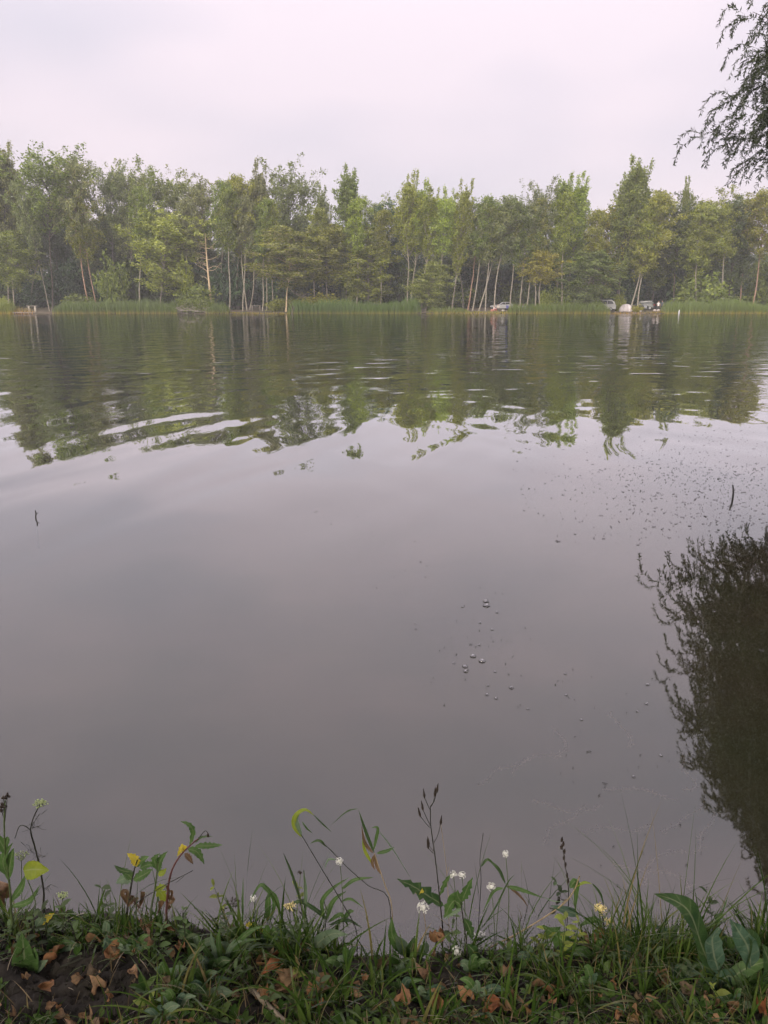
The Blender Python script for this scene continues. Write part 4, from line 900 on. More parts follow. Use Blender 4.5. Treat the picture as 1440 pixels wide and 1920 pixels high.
pts = [on_z(rr.uniform(560, 720), rr.uniform(880, 1010), 0) for i in range(26)] + [on_z(rr.uniform(680, 800), rr.uniform(1000, 1120), 0) for i in range(22)] + [on_z(u, v, 0) for u, v in zip(rr.normal(900, 60, 46), rr.normal(1210, 60, 46))] + [on_z(rr.uniform(1040, 1300), rr.uniform(1240, 1480), 0) for i in range(40)] + [on_z(rr.uniform(1100, 1420), rr.uniform(1480, 1700), 0) for i in range(22)]
flat_bits('floating_specks', pts, 0.001, 0.0026, M['debris'], 'few tiny dark specks drifting on the near calm water', 'debris', 2)
def bubble_mat():
    m = new_mat('bubble'); t = m.node_tree; n = t.nodes.new; o = n('ShaderNodeOutputMaterial'); b = n('ShaderNodeMixShader'); lw = n('ShaderNodeLayerWeight'); lw.inputs[0].default_value = 0.35
    tr = n('ShaderNodeBsdfTransparent'); tr.inputs[0].default_value = (0.92, 0.92, 0.92, 1); g = n('ShaderNodeBsdfGlossy'); g.inputs['Roughness'].default_value = 0.03; g.inputs[0].default_value = (0.7, 0.7, 0.7, 1)
    t.links.new(lw.outputs['Facing'], b.inputs[0]); t.links.new(tr.outputs[0], b.inputs[1]); t.links.new(g.outputs[0], b.inputs[2]); t.links.new(b.outputs[0], o.inputs[0]); return m
M['bubble'] = bubble_mat()
mb = MB(); v = []
for i in range(7):
    ph = math.pi / 2 * i / 6
    for j in range(14): th = 2 * math.pi * j / 14; v.append((math.cos(ph) * math.cos(th), math.cos(ph) * math.sin(th), 0.75 * math.sin(ph)))
mb.add(v, [(i * 14 + j, i * 14 + (j + 1) % 14, (i + 1) * 14 + (j + 1) % 14, (i + 1) * 14 + j) for i in range(6) for j in range(14)])
bme = mb.mesh('bubble', M['bubble'], True)
mb = MB(); mb.tube([(math.cos(t) * 1.03, math.sin(t) * 1.03, 0.03) for t in np.linspace(0, 2 * math.pi, 15)], 0.09, 5, False); rim_me = mb.mesh('bubble_rim', M['debris'], True)
for (u, v, s) in [(911, 1128, 10), (912, 1136, 11), (887, 1231, 10), (904, 1240, 11), (872, 1250, 9), (873, 1259, 8), (959, 1290, 8), (913, 1303, 6), (930, 1310, 6), (867, 1138, 5), (932, 1149, 5), (900, 1168, 5), (779, 1170, 4), (780, 1180, 4), (923, 1181, 5), (851, 1244, 5), (928, 1260, 5), (915, 1286, 5), (990, 1330, 5), (1060, 1264, 5), (1061, 1304, 5), (1090, 1350, 5), (1214, 1284, 6), (1212, 1320, 6), (1195, 1334, 5), (1239, 1417, 6), (1188, 1457, 6), (899, 1210, 5)]:
    p = on_z(u, v, 0); d = np.linalg.norm(p - np.array((0, 0, CAM_Z))); r_ = s / 2 * d / FPX * 1.05
    e = empty('bubble', (p[0], p[1], 0.001), (0, 0, 0), (r_, r_, r_)); tag(e, 'one of the small round bubbles floating on the calm near water', 'bubble', 'bubbles on the calm near water')
    for nm, me in (('film', bme), ('rim', rim_me)): o = bpy.data.objects.new(nm, me); col.objects.link(o); o.parent = e
def stick(u, v0, v1, label, du=0, r=0.008):
    p = on_z(u, v0, 0); q = at(u + du, v1, p[1]); e = empty('twig', p); tag(e, label, 'twig'); mb = MB(); d = q - p
    mb.tube(smooth([(0, 0, -0.3), (0, 0, 0), d * 0.5 + (0.006, 0, 0), d], 6), np.linspace(r, r * 0.6, 6), 5); mb.build('stem', M['debris'], e)
    mb = MB(); mb.tube([d * 0.45, d * 0.45 + np.array((0.025, 0.01, 0.02))], (r * 0.5, r * 0.3), 4); mb.build('side_shoot', M['debris'], e)
stick(67, 972, 957, 'short dark twig sticking out of the water near the left edge', -1)
stick(1374, 934, 909, 'dark twig sticking up among the floating specks on the right', 0, 0.012)
# pale water weed under the surface, right of the middle
M['weed'] = simple('weed', (0.62, 0.5, 0.36), 0.9, 0.3)
wr = np.random.default_rng(8)
for i, (u, v) in enumerate([(1000, 1500), (1040, 1420), (1090, 1560), (1130, 1480), (1180, 1400), (1210, 1660), (1240, 1560), (960, 1450), (1280, 1480), (1020, 1580), (900, 1470), (1150, 1620), (1300, 1600)]):
    p = on_z(u, v, -0.06); e = empty('water_weed', p); tag(e, 'pale strand of water weed lying just under the surface near the bank', 'water weed', 'pale submerged weed strands'); mb = MB(); q = np.zeros(3); a = wr.uniform(-0.3, 0.9); P = [q.copy()]
    for k in range(7): a += wr.normal(0, 0.35); q = q + np.array((math.cos(a), math.sin(a), wr.normal(0, 0.05))) * 0.045; P.append(q.copy())
    mb.tube(smooth(P, 16), 0.0022, 4); mb.build('stem', M['weed'], e); mb = MB(); PP = smooth(P, 26)
    C = np.repeat(PP, 4, 0) + wr.normal(0, 0.006, (104, 3)) * (1, 1, 0.4); mb.quads(quad_leaves(C, 0.009, 0.2, wr)); mb.build('leaves', M['weed'], e)

# ------------------------------------------------------------------ near bank: grass, litter, plants
GX, GY = np.linspace(-3.3, 3.3, 661), np.linspace(0.0, 2.6, 261)
GZ = bank_z(*np.meshgrid(GX, GY))
def bz(x, y):
    i = min(659, max(0, int((x + 3.3) / 0.01))); j = min(259, max(0, int(y / 0.01)))
    a = min(1, max(0, (x + 3.3) / 0.01 - i)); b = min(1, max(0, y / 0.01 - j))
    return float((GZ[j, i] * (1 - a) + GZ[j, i + 1] * a) * (1 - b) + (GZ[j + 1, i] * (1 - a) + GZ[j + 1, i + 1] * a) * b)
def on_bank(u, v):                     # first point of the bank surface met by the line of sight through u, v
    r = ray(u, v); r = r / np.linalg.norm(r); o_ = np.array((0, 0, CAM_Z)); t = 1.6
    for st in (0.04, 0.008, 0.002):
        while t < 3.2:
            p = o_ + r * t
            if p[2] < bz(p[0], p[1]): break
            t += st
        t -= st
    return o_ + r * t
M['grass'] = foliage('grass_blade', [(0, (0.018, 0.040, 0.007)), (0.5, (0.044, 0.080, 0.014)), (0.88, (0.085, 0.125, 0.028)), (0.95, (0.13, 0.12, 0.04)), (1, (0.19, 0.15, 0.07))], trans=0.35, gloss=0.025)
M['straw'] = foliage('dry_straw', [(0, (0.045, 0.032, 0.018)), (0.6, (0.09, 0.068, 0.036)), (1, (0.20, 0.155, 0.09))], trans=0.15, gloss=0.05)
M['herb'] = foliage('herb_leaf', [(0, (0.025, 0.055, 0.012)), (0.5, (0.05, 0.09, 0.02)), (1, (0.09, 0.13, 0.045))], trans=0.3, gloss=0.02)
M['leaf_green'] = leafmat('leaf_green', (0.035, 0.075, 0.018), (0.06, 0.115, 0.028))
M['leaf_dark'] = leafmat('leaf_dark', (0.016, 0.042, 0.012), (0.035, 0.07, 0.018))
M['leaf_pale'] = leafmat('leaf_pale', (0.075, 0.12, 0.065), (0.12, 0.17, 0.10))
M['leaf_blue'] = leafmat('leaf_blue', (0.028, 0.062, 0.034), (0.065, 0.11, 0.07), scale=40)
M['leaf_yellow'] = leafmat('leaf_yellow', (0.30, 0.25, 0.02), (0.42, 0.34, 0.03), c3=(0.10, 0.14, 0.02))
M['leaf_lime'] = leafmat('leaf_lime', (0.14, 0.19, 0.015), (0.20, 0.24, 0.02))
M['leaf_brown'] = leafmat('leaf_brown', (0.06, 0.035, 0.02), (0.14, 0.08, 0.04), trans=0.15)
M['stem_green'] = simple('stem_green', (0.06, 0.085, 0.03), 0.6, 0.3, 30)
M['stem_dark'] = simple('stem_dark', (0.022, 0.022, 0.014), 0.7, 0.3, 30)
M['stem_straw'] = simple('stem_straw', (0.26, 0.20, 0.11), 0.7, 0.3, 30)
M['petal_white'] = simple('petal_white', (0.60, 0.60, 0.54), 0.7, 0.06, 60)
M['petal_cream'] = simple('petal_cream', (0.62, 0.52, 0.22), 0.7, 0.15, 60)
M['umbel_green'] = simple('umbel_green', (0.30, 0.36, 0.16), 0.7, 0.2, 80)
M['seed_dark'] = simple('seed_dark', (0.028, 0.02, 0.014), 0.8, 0.3, 40)

def blades(n, place, lmin, lmax, wmin, wmax, rng, lie=0.35, droop=0.9, segs=5):
    """n grass blades as bent tapering ribbons with a fold; place() gives a foot and a length factor"""
    V = []; F = []; k = 0
    for i in range(n):
        p, lf = place(); ln = rng.uniform(lmin, lmax) * lf; wd = rng.uniform(wmin, wmax); a = rng.uniform(0, 6.28)
        el = R(90) - abs(rng.normal(0, lie)); h = np.array((math.cos(a), math.sin(a), 0)); sdv = np.array((-math.sin(a), math.cos(a), 0)); b = rng.uniform(0.15, 1.0) * droop
        q = np.array(p, float); q[2] -= 0.01
        tw_ = rng.normal(0, 0.5)
        for s in range(segs + 1):
            t = s / segs; ww = wd * (1 - t ** 1.6) * (0.65 + 0.35 * min(1, t * 4)) / 2 + 0.0001
            sv = sdv * math.cos(tw_ * t) + np.array((0, 0, 1)) * math.sin(tw_ * t)
            V.append(q - sv * ww); V.append(q + sv * ww)
            e = el - b * t * 1.6; q = q + ln / segs * (h * math.cos(e) + np.array((0, 0, math.sin(e))))
            if s < segs: F.append((k, k + 1, k + 3, k + 2))
            k += 2
    mb = MB(); mb.v = [np.array(V)]; mb.f = F; mb.n = k; 
    # every blade starts a new island: drop the faces that would join two blades
    return mb
rg = np.random.default_rng(101)
def clear(u, v):                       # the bare soil on the left
    return ((u - 150) / 150) ** 2 + ((v - 1850) / 62) ** 2 < 1
def place_edge():
    while True:
        u = rg.uniform(-60, 1500); ve = 1728 + u * 0.035 + 10 * math.sin(u / 90); v = ve + abs(rg.normal(0, 26))
        if not clear(u, v) and rg.uniform() < (0.45 if u < 420 else 1.0): break
    return on_bank(u, v), (0.75 if u < 420 else 1.0) * (1.15 if u > 1080 else 1) * max(0.35, 0.85 + 0.55 * math.sin(u / 31.0 + 2 * math.sin(u / 77.0)))
def place_all():
    while True:
        u = rg.uniform(-60, 1500); v = rg.uniform(1720, 1990); d = math.sin(u / 37.0 + 1.3 * math.sin(v / 21.0)) * math.cos(v / 17.0 + u / 90.0)
        if clear(u, v) and rg.uniform() > 0.06: continue
        if rg.uniform() < 0.42 + 0.55 * d + (0.4 if u > 1080 else 0): break
    return on_bank(u, v), 1.0
def place_slope():
    x, y = rg.uniform(-1.3, 1.3), rg.uniform(1.6, 1.88); return np.array((x, y, bz(x, y))), 1.0
tag(blades(2500, place_edge, 0.04, 0.13, 0.0025, 0.007, rg, 0.6).build('grass', M['grass']), 'uneven green grass along the top edge of the near bank', 'grass', kind='stuff')
tag(blades(3200, place_all, 0.03, 0.09, 0.002, 0.0055, rg, 0.75, 1.2).build('short_grass', M['grass']), 'short trodden grass over the near bank', 'grass', kind='stuff')
tag(blades(700, place_slope, 0.03, 0.09, 0.002, 0.004, rg, 0.6).build('slope_grass', M['grass']), 'thin grass hanging down the bank slope to the water', 'grass', kind='stuff')
tag(blades(330, place_edge, 0.12, 0.28, 0.0015, 0.0045, rg, 0.45, 0.9, 7).build('tall_grass', M['grass']), 'scattered long thin grass blades standing above the bank edge', 'grass', kind='stuff')
TU = [(rg.uniform(-40, 1480), rg.uniform(1735, 1940)) for i in range(45)]
TU = [q for q in TU if not clear(*q)] + [(rg.uniform(380, 1480), rg.uniform(1735, 1790)) for i in range(22)]
def place_tuft():
    u, v = TU[rg.integers(0, len(TU))]; return on_bank(u + rg.normal(0, 11), v + rg.normal(0, 6)), 1.0
tag(blades(850, place_tuft, 0.07, 0.19, 0.004, 0.0095, rg, 0.55, 1.15, 8).build('broad_grass', M['grass']), 'clumps of broad arching grass blades on the near bank', 'grass', kind='stuff')
def place_litter():
    u = rg.uniform(-60, 1500); v = rg.uniform(1715, 1990)
    if clear(u, v) and rg.uniform() > 0.15: u = u + 300
    p = on_bank(u, v); p[2] += rg.uniform(0.008, 0.025); return p, 1.0
tag(blades(1700, place_litter, 0.02, 0.09, 0.001, 0.003, rg, 1.9, 0.5, 4).build('dry_grass', M['straw']), 'dry straw-coloured grass litter strewn over the near bank', 'dry grass', kind='stuff')
# crumbs of soil and leaf fragments
mb = MB(); rc = np.random.default_rng(61)
for i in range(3200):
    p = on_bank(rc.uniform(-40, 1480), rc.uniform(1740, 1990)); s = abs(rc.normal(0, 0.0045)) + 0.0015
    v = rc.normal(0, 1, (6, 3)); v /= np.linalg.norm(v, axis=1)[:, None]; v = np.array(((1, 0, 0), (-1, 0, 0), (0, 1, 0), (0, -1, 0), (0, 0, 1), (0, 0, -1))) * rc.uniform(0.6, 1.4, (6, 1)) + v * 0.25
    mb.add(p + v * s, [(0, 2, 4), (2, 1, 4), (1, 3, 4), (3, 0, 4), (2, 0, 5), (1, 2, 5), (3, 1, 5), (0, 3, 5)])
tag(mb.build('soil_crumbs', M['soil']), 'dark crumbs of loose soil on the near bank', 'soil', kind='stuff')
# tiny herbs between the grass
def place_herb():
    p, _ = place_all(); return p
mb = MB(); rh = np.random.default_rng(62)
for i in range(420):
    p = place_herb(); k = rh.integers(3, 7); s = rh.uniform(0.012, 0.035); a0 = rh.uniform(0, 6.28)
    for j in range(k):
        a = a0 + j * 6.28 / k + rh.normal(0, 0.3); d = np.array((math.cos(a), math.sin(a), rh.uniform(0.2, 1.0))); mb.leaf([p, p + d * s * 0.6, p + d * s * np.array((1, 1, 0.75))], s * 0.5, (0, 0, 1), 0, 0.2, 5)
tag(mb.build('ground_herbs', M['herb']), 'tiny green herb leaves growing low between the grass', 'ground cover', kind='stuff')

NM = [(60, 'the wild carrot'), (160, 'the bare soil patch'), (265, 'the withered sow thistle'), (360, 'the strap-leaved tuft'), (440, 'the dark seeding umbel'), (510, 'the arched broad blades'), (580, 'the pale broad-leaved clump'), (660, 'the folded drooping grass'), (740, 'the rounded upright leaf'), (820, 'the tall dark seeding stem'), (900, 'the upright dark stalk'), (985, 'the broken straw stalk'), (1060, 'the dark seed spike'), (1130, 'the cream flowers'), (1200, 'the arching drooping blade'), (1265, 'the upright dark tuft'), (1350, 'the big dock')]
def near_mark(u): return min(NM, key=lambda q: abs(q[0] - u))[1]
# fallen leaves: each one a thing
DL = []
rl = np.random.default_rng(63)
def dead_leaf_mesh(lobed):
    n, m = 9, 7; L_ = 1.0; V = []; F = []
    cu, cv, tw_ = rl.uniform(-1.3, 1.6), rl.uniform(0.2, 1.5), rl.normal(0, 0.7); ph = rl.uniform(0, 6, 4)
    for i in range(n):
        t = i / (n - 1); wd = math.sin(math.pi * min(1, t ** 0.8 * 0.97 + 0.015)) ** 0.75 * 0.42
        if lobed: wd *= 0.72 + 0.42 * abs(math.sin(t * 8.5 + 0.6))
        for j in range(m):
            s = (j / (m - 1) * 2 - 1); x = t - 0.5; y = s * wd + 0.04 * math.sin(5 * t + ph[0])
            z = cu * (x * x - 0.1) * 1.1 + cv * (y * y) * 2.2 + 1.6 * tw_ * x * y + 0.10 * math.sin(9 * x + ph[1] + 5 * y) + 0.07 * math.sin(14 * y + ph[2] + 4 * x) + rl.normal(0, 0.02)
            V.append((x, y, z))
    for i in range(n - 1):
        for j in range(m - 1): a = i * m + j; F.append((a, a + 1, a + m + 1, a + m))
    V = np.array(V); V[:, 2] -= V[:, 2].min(); mb = MB(); mb.add(V, F); return mb
def dead_leaf_mat():
    m = leafmat('dead_leaf', (0.085, 0.045, 0.022), (0.20, 0.10, 0.045), 0.15, 4.0, 0.1)
    t = m.node_tree; oi = t.nodes.new('ShaderNodeObjectInfo'); hv = [q for q in t.nodes if q.type == 'HUE_SAT'][0]
    src = hv.inputs['Color'].links[0].from_socket; mu = t.nodes.new('ShaderNodeMix'); mu.data_type = 'RGBA'; mu.blend_type = 'MULTIPLY'; mu.inputs['Factor'].default_value = 1
    t.links.new(src, mu.inputs['A']); t.links.new(oi.outputs['Color'], mu.inputs['B']); t.links.new(mu.outputs['Result'], hv.inputs['Color']); return m
M['dead_leaf'] = dead_leaf_mat()
DLM = [dead_leaf_mesh(k % 3 == 0).mesh('dead_leaf', M['dead_leaf'], True) for k in range(10)]
def dead_leaf(u, v, px, tone, label, group='fallen brown leaves on the near bank', k=None, tilt=None):
    p = on_bank(u, v); d = np.linalg.norm(p - np.array((0, 0, CAM_Z))); s = px * d / FPX * 0.72
    o = bpy.data.objects.new('dead_leaf', DLM[rl.integers(0, 10) if k is None else k]); col.objects.link(o); o.location = (p[0], p[1], p[2] + 0.012); o.scale = (s * rl.uniform(0.75, 1.2), s * rl.uniform(0.5, 1.1), s * rl.uniform(0.7, 1.5))
    o.rotation_euler = (rl.normal(0, 0.6), rl.normal(0, 0.6), rl.uniform(0, 6.28)) if tilt is None else tilt; o.color = tone + (1,); tag(o, label, 'leaf', group); return o
T_OR, T_BR, T_TAN, T_DK, T_RED = (1.25, 1.0, 0.8), (0.8, 0.75, 0.7), (1.3, 1.35, 1.5), (0.4, 0.4, 0.42), (1.4, 0.75, 0.5)
for (u, v, px, tn, lb) in [
    (8, 1672, 46, T_TAN, 'crumpled tan leaf heaped at the left picture edge, upper one'), (4, 1712, 44, T_TAN, 'crumpled pinkish tan leaf at the left picture edge, lower one'),
    (498, 1826, 62, T_RED, 'bright rust-red curled leaf left of the pale broad leaves'), (545, 1842, 62, T_BR, 'long brown folded leaf just right of the rust-red one'),
    (536, 1856, 46, T_TAN, 'pale tan leaf scrap below the long brown folded leaf'), (592, 1870, 38, T_OR, 'orange-brown leaf below the middle, left of a bigger folded one'),
    (612, 1855, 46, T_BR, 'folded brown leaf standing on edge in the lower middle'), (650, 1808, 26, T_OR, 'small brown leaf on the bank edge left of centre'),
    (172, 1925, 62, (0.75, 0.8, 0.9), 'large grey-tan lobed leaf at the bottom left picture edge'), (1012, 1866, 50, T_TAN, 'pale pinkish upright dry leaf right of the centre'),
    (1024, 1876, 40, T_OR, 'orange-brown leaf tucked against the pale upright dry leaf'), (922, 1900, 44, T_RED, 'rusty leaf at the bottom, right of the centre'),
    (755, 1890, 42, T_OR, 'orange-brown leaf beside the pale plantain in the lower middle'), (822, 1886, 48, T_OR, 'broad orange-brown leaf in the lower middle'),
    (880, 1886, 42, T_OR, 'orange leaf left of the rusty one near the bottom'), (803, 1840, 40, T_TAN, 'pale brown leaf in front of the pale broad leaf, centre'),
    (108, 1803, 50, T_OR, 'orange-brown leaf on the bare soil, left of the others'), (215, 1800, 42, T_OR, 'bright orange-brown leaf on the dark soil edge'),
    (85, 1850, 36, T_OR, 'small curled brown leaf low on the bare soil'), (155, 1842, 34, T_BR, 'crumpled dark brown leaf in the middle of the bare soil'),
    (275, 1752, 34, T_OR, 'orange leaf at the bank edge right of the withered plant'), (318, 1754, 34, T_OR, 'upright orange leaf at the bank edge right of the withered plant'),
    (290, 1774, 40, T_TAN, 'curled tan leaf below the withered plant'), (340, 1792, 42, T_OR, 'orange-brown leaf above the strap-leaved tuft'), (352, 1776, 34, T_TAN, 'small tan leaf right of the withered plant'),
    (176, 1775, 40, T_BR, 'brown leaf in the dry grass above the soil patch'), (190, 1866, 40, T_TAN, 'thin tan leaf scrap beside the strap-leaved tuft'),
    (1427, 1912, 40, T_RED, 'rust-coloured leaf in the bottom right corner')]:
    dead_leaf(u, v, px, tn, lb)
for i in range(200):
    u = rl.uniform(0, 1440); v = rl.uniform(1755, 1935)
    if clear(u, v) and rl.uniform() > 0.3: continue
    dead_leaf(u, v, rl.uniform(10, 34), [T_OR, T_BR, T_DK, T_DK, T_TAN, T_BR, (0.55, 0.62, 0.7), (0.9, 0.8, 0.5)][rl.integers(0, 8)], 'small dry leaf lying in the grass near ' + near_mark(u), 'small dry leaves in the grass')

# --- plants: stems and leaves follow the photograph, each plant stands on the bank at its own distance
YE = 1.60
def PT(pts, Y, base_z=True):
    """pixel polyline (u, v, dy) -> points around the plane y = Y"""
    out = []
    for q in pts: out.append(at(q[0], q[1], Y + (q[2] if len(q) > 2 else 0)))
    return np.array(out)
def plant(name, label, Y, cat='plant', group=None, u=720):
    x = at(u, 1750, Y)[0]; e = empty(name, (x, Y, bz(x, Y))); tag(e, label, cat, group); return e
def part(mb, name, mat, e, sm=True):
    o = mb.build(name, mat, e, sm); o.matrix_parent_inverse = Matrix.Translation(e.location).inverted(); return o
PXM = 1.0 / 780.0                       # metres per photo pixel at the bank edge
def stem(e, pts, Y, r0, r1, mat, name='stem', n=None):
    P = PT(pts, Y); g_ = P[0].copy(); x, y = P[0][0], P[0][1]; z = bz(x, y)
    P = np.concatenate((np.array(((x, y, min(z - 0.02, P[0][2] - 0.01)),)), P)); n = n or 4 * len(P); Q = smooth(P, n); mb = MB(); mb.tube(Q, np.linspace(r0, r1, n), 6); part(mb, name, mat, e); return Q
def side(e, pts, Y, r0, r1, mat, name='stem', n=None):
    P = PT(pts, Y); n = n or 4 * len(P); Q = smooth(P, n); mb = MB(); mb.tube(Q, np.linspace(r0, r1, n), 5); part(mb, name, mat, e); return Q
def lf(e, pts, Y, w, mat, name='leaf', **k):
    mb = MB(); mb.leaf(PT(pts, Y), w * PXM, **k); o = part(mb, name, mat, e); n = len(mb.v[0]) // 3
    a = o.data.attributes.new('leaf_pos', 'FLOAT_VECTOR', 'POINT'); q = np.linspace(0, 1, n); ln = 40.0
    a.data.foreach_set('vector', np.concatenate((np.stack((q * 0 + 2, q * ln, q * 0), 1), np.stack((q * 0 + 1, q * ln, q * 0), 1), np.stack((q * 0 + 2, q * ln, q * 0), 1))).ravel()); return o
def fluff(e, u, v, Y, px, mat, name='flower_head', n=46, seed=0):
    """round head of small florets"""
    r_ = np.random.default_rng(seed + int(u)); c = at(u, v, Y); R_ = px / 2 * PXM; mb = MB(); mb.ball(c, R_ * 0.55, 8, 6)
    for i in range(n):
        d = r_.normal(0, 1, 3); d[2] = d[2] * 0.7 + 0.25; d /= np.linalg.norm(d); q = c + d * R_ * r_.uniform(0.65, 1.1); t = np.cross(d, r_.normal(0, 1, 3)); t /= np.linalg.norm(t)
        for k in range(3): mb.leaf([q, q + d * R_ * 0.2 + (t * math.cos(k * 2.1) + np.cross(d, t) * math.sin(k * 2.1)) * R_ * 0.32], R_ * 0.3, d, 0, 0.1, 3)
    part(mb, name, mat, e, False)
def umbel(e, u, v, vb, Y, px, mat, sm, seed=0, n=14, flat=0.35, ub=None):
    """flat flower cluster on spreading rays"""
    r_ = np.random.default_rng(seed); c = at(ub if ub else u, vb, Y); t = at(u, v, Y); R_ = px / 2 * PXM; rays = MB(); hd = MB()
    for i in range(n):
        a = i * 2.4; q = math.sqrt((i + 0.5) / n) * R_; p = t + np.array((math.cos(a) * q, math.sin(a) * q * 0.8, -flat * q * q / R_ + r_.normal(0, 0.001)))
        rays.tube([c, c * 0.5 + p * 0.5 + np.array((0, 0, -0.002)), p], 0.0005, 3)
        for k in range(6): d = p + r_.normal(0, 0.0028, 3) * (1, 1, 0.6); hd.ball(d, r_.uniform(0.0010, 0.0018), 5, 4)
    part(rays, 'ray', sm, e); part(hd, 'umbel', mat, e)
SG, SD, SS = M['stem_green'], M['stem_dark'], M['stem_straw']

# umbel plant at the left
Y = 1.60; e = plant('wild_carrot', 'wild carrot with greenish umbel on a bent dark stem at the left', Y, u=80)
stem(e, [(82, 1700), (82, 1670), (72, 1615), (60, 1570), (57, 1555)], Y, 0.0026, 0.0018, SD)
side(e, [(57, 1555), (62, 1535), (72, 1514), (76, 1508)], Y, 0.0016, 0.0011, SD, 'flower_stalk'); side(e, [(57, 1556), (46, 1548), (36, 1550), (28, 1572)], Y, 0.0014, 0.0009, SD, 'flower_stalk')
umbel(e, 76, 1503, 1513, Y, 26, M['umbel_green'], SG, 1, 16, 0.3)
for k, (u0, v0, du, dv) in enumerate([(60, 1548, 14, -22), (60, 1552, 16, -4), (66, 1600, -14, -8), (68, 1605, 18, 0), (80, 1668, 16, -10)]):
    mb = MB(); b = at(u0, v0, Y); t = at(u0 + du, v0 + dv, Y); r_ = np.random.default_rng(k)
    mb.tube([b, t], 0.0006, 4)
    for j in range(9): q = b + (t - b) * (j + 1) / 9.5; d = r_.normal(0, 0.006, 3); mb.tube([q, q + d, q + d * 1.6 + r_.normal(0, 0.002, 3)], 0.0004, 3)
    part(mb, 'feathery_leaf', SD, e)
# seed-headed plant at the very left
e = plant('seeding_herb', 'tall leafy herb with dark seed heads cut by the left picture edge', 1.58, u=12)
stem(e, [(22, 1720), (18, 1660), (10, 1600), (8, 1540), (10, 1500)], 1.58, 0.003, 0.0015, SG)
for k, (u, v, s) in enumerate([(6, 1510, 9), (2, 1516, 9), (14, 1492, 7), (7, 1496, 7)]):
    mb = MB(); c = at(u, v, 1.58)
    for j in range(7): mb.ball(c + np.random.default_rng(k * 9 + j).normal(0, 0.003, 3), s * PXM * 0.3, 6, 5)
    part(mb, 'seed_head', M['seed_dark'], e); side(e, [(9, 1540), (u, v)], 1.58, 0.001, 0.0008, SD, 'flower_stalk')
for pts, w in (([(12, 1600), (2, 1580), (-8, 1560)], 18), ([(12, 1640), (6, 1612), (24, 1580)], 20), ([(14, 1650), (20, 1615), (26, 1590)], 22), ([(10, 1585), (14, 1575), (14, 1568)], 14), ([(20, 1690), (40, 1665), (48, 1640)], 16), ([(20, 1700), (55, 1690), (75, 1660)], 12)): lf(e, pts, 1.58, w, M['leaf_green'])
e = plant('round_leaf_plant', 'single round yellow-green leaf on a stalk beside the wild carrot', 1.57, u=66)
stem(e, [(60, 1720), (66, 1690), (52, 1650), (48, 1640)], 1.57, 0.0015, 0.001, SG); lf(e, [(44, 1632), (66, 1630), (92, 1632)], 1.57, 36, M['leaf_lime'], nrm=(0.15, -0.85, 0.5), n=16, fold=0.45, wave=0.05, teeth=7, tooth=0.15)
for k, (u, v, vb, px, mt, lb, Y) in enumerate([(117, 1678, 1686, 18, 'umbel_green', 'small green umbel on a thin straight stalk at the left', 1.60), (437, 1690, 1700, 32, 'seed_dark', 'small dark seeding umbel left of the centre', 1.61), (543, 1697, 1710, 22, 'petal_cream', 'small cream umbel in the tall grass left of the centre', 1.60), (40, 1603, 1615, 24, 'umbel_green', 'feathery green umbel behind the round yellow-green leaf', 1.62), (900, 1752, 1765, 22, 'petal_white', 'loose white floret cluster low at the right of the centre', 1.60)]):
    e = plant('umbel_flower', lb, Y, 'flower', 'small umbels', u); stem(e, [(u + 3, 1755), (u + 1, (v + 1755) / 2), (u, vb)], Y, 0.0011, 0.0008, SG); umbel(e, u, v, vb, Y, px, M[mt], SG, k + 5, 12, 0.15)
# sow-thistle with withered lower leaves
Y = 1.61; e = plant('sow_thistle', 'bushy sow thistle with green top and withered brown lower leaves', Y, u=255)
stem(e, [(236, 1725), (242, 1690), (246, 1660), (252, 1630), (258, 1612)], Y, 0.003, 0.0016, SD); stem(e, [(283, 1712), (290, 1670), (294, 1640), (296, 1615)], Y, 0.003, 0.0015, SG)
for pts, w, mt in (([(250, 1636), (228, 1632), (214, 1622)], 13, 'leaf_dark'), ([(248, 1652), (232, 1648), (217, 1656)], 24, 'leaf_pale'), ([(250, 1650), (270, 1640), (286, 1630)], 24, 'leaf_green'), ([(258, 1625), (252, 1610), (238, 1600)], 20, 'leaf_yellow'), ([(296, 1635), (300, 1615), (314, 1596)], 20, 'leaf_green'), ([(294, 1630), (290, 1612), (300, 1600)], 16, 'leaf_green'), ([(256, 1625), (268, 1612), (280, 1606)], 16, 'leaf_green'), ([(248, 1648), (240, 1640), (228, 1636)], 20, 'leaf_green'), ([(262, 1628), (276, 1622), (290, 1622)], 18, 'leaf_green'), ([(296, 1640), (306, 1636), (312, 1628)], 15, 'leaf_lime')): lf(e, pts, Y, w, M[mt], teeth=6, n=25, tooth=0.5)
for k in range(12):
    r_ = np.random.default_rng(k + 300); u = r_.choice([236, 262, 304, 312]) + r_.uniform(-8, 8); v = r_.uniform(1655, 1690); lf(e, [(u, v), (u + r_.uniform(-10, 10), v + 8), (u + r_.uniform(-9, 9), v + r_.uniform(18, 36))], Y + r_.uniform(-0.02, 0.02), r_.uniform(6, 13), M['leaf_brown'], 'withered_leaf', twist=r_.normal(0, 2), fold=0.8)
e = plant('sow_thistle', 'leaning sow thistle with toothed leaves reaching above the withered one', Y, u=318)
stem(e, [(312, 1715), (316, 1660), (324, 1628), (340, 1602), (360, 1582), (372, 1572)], Y, 0.0034, 0.0014, simple('stem_red', (0.09, 0.035, 0.03), 0.6))
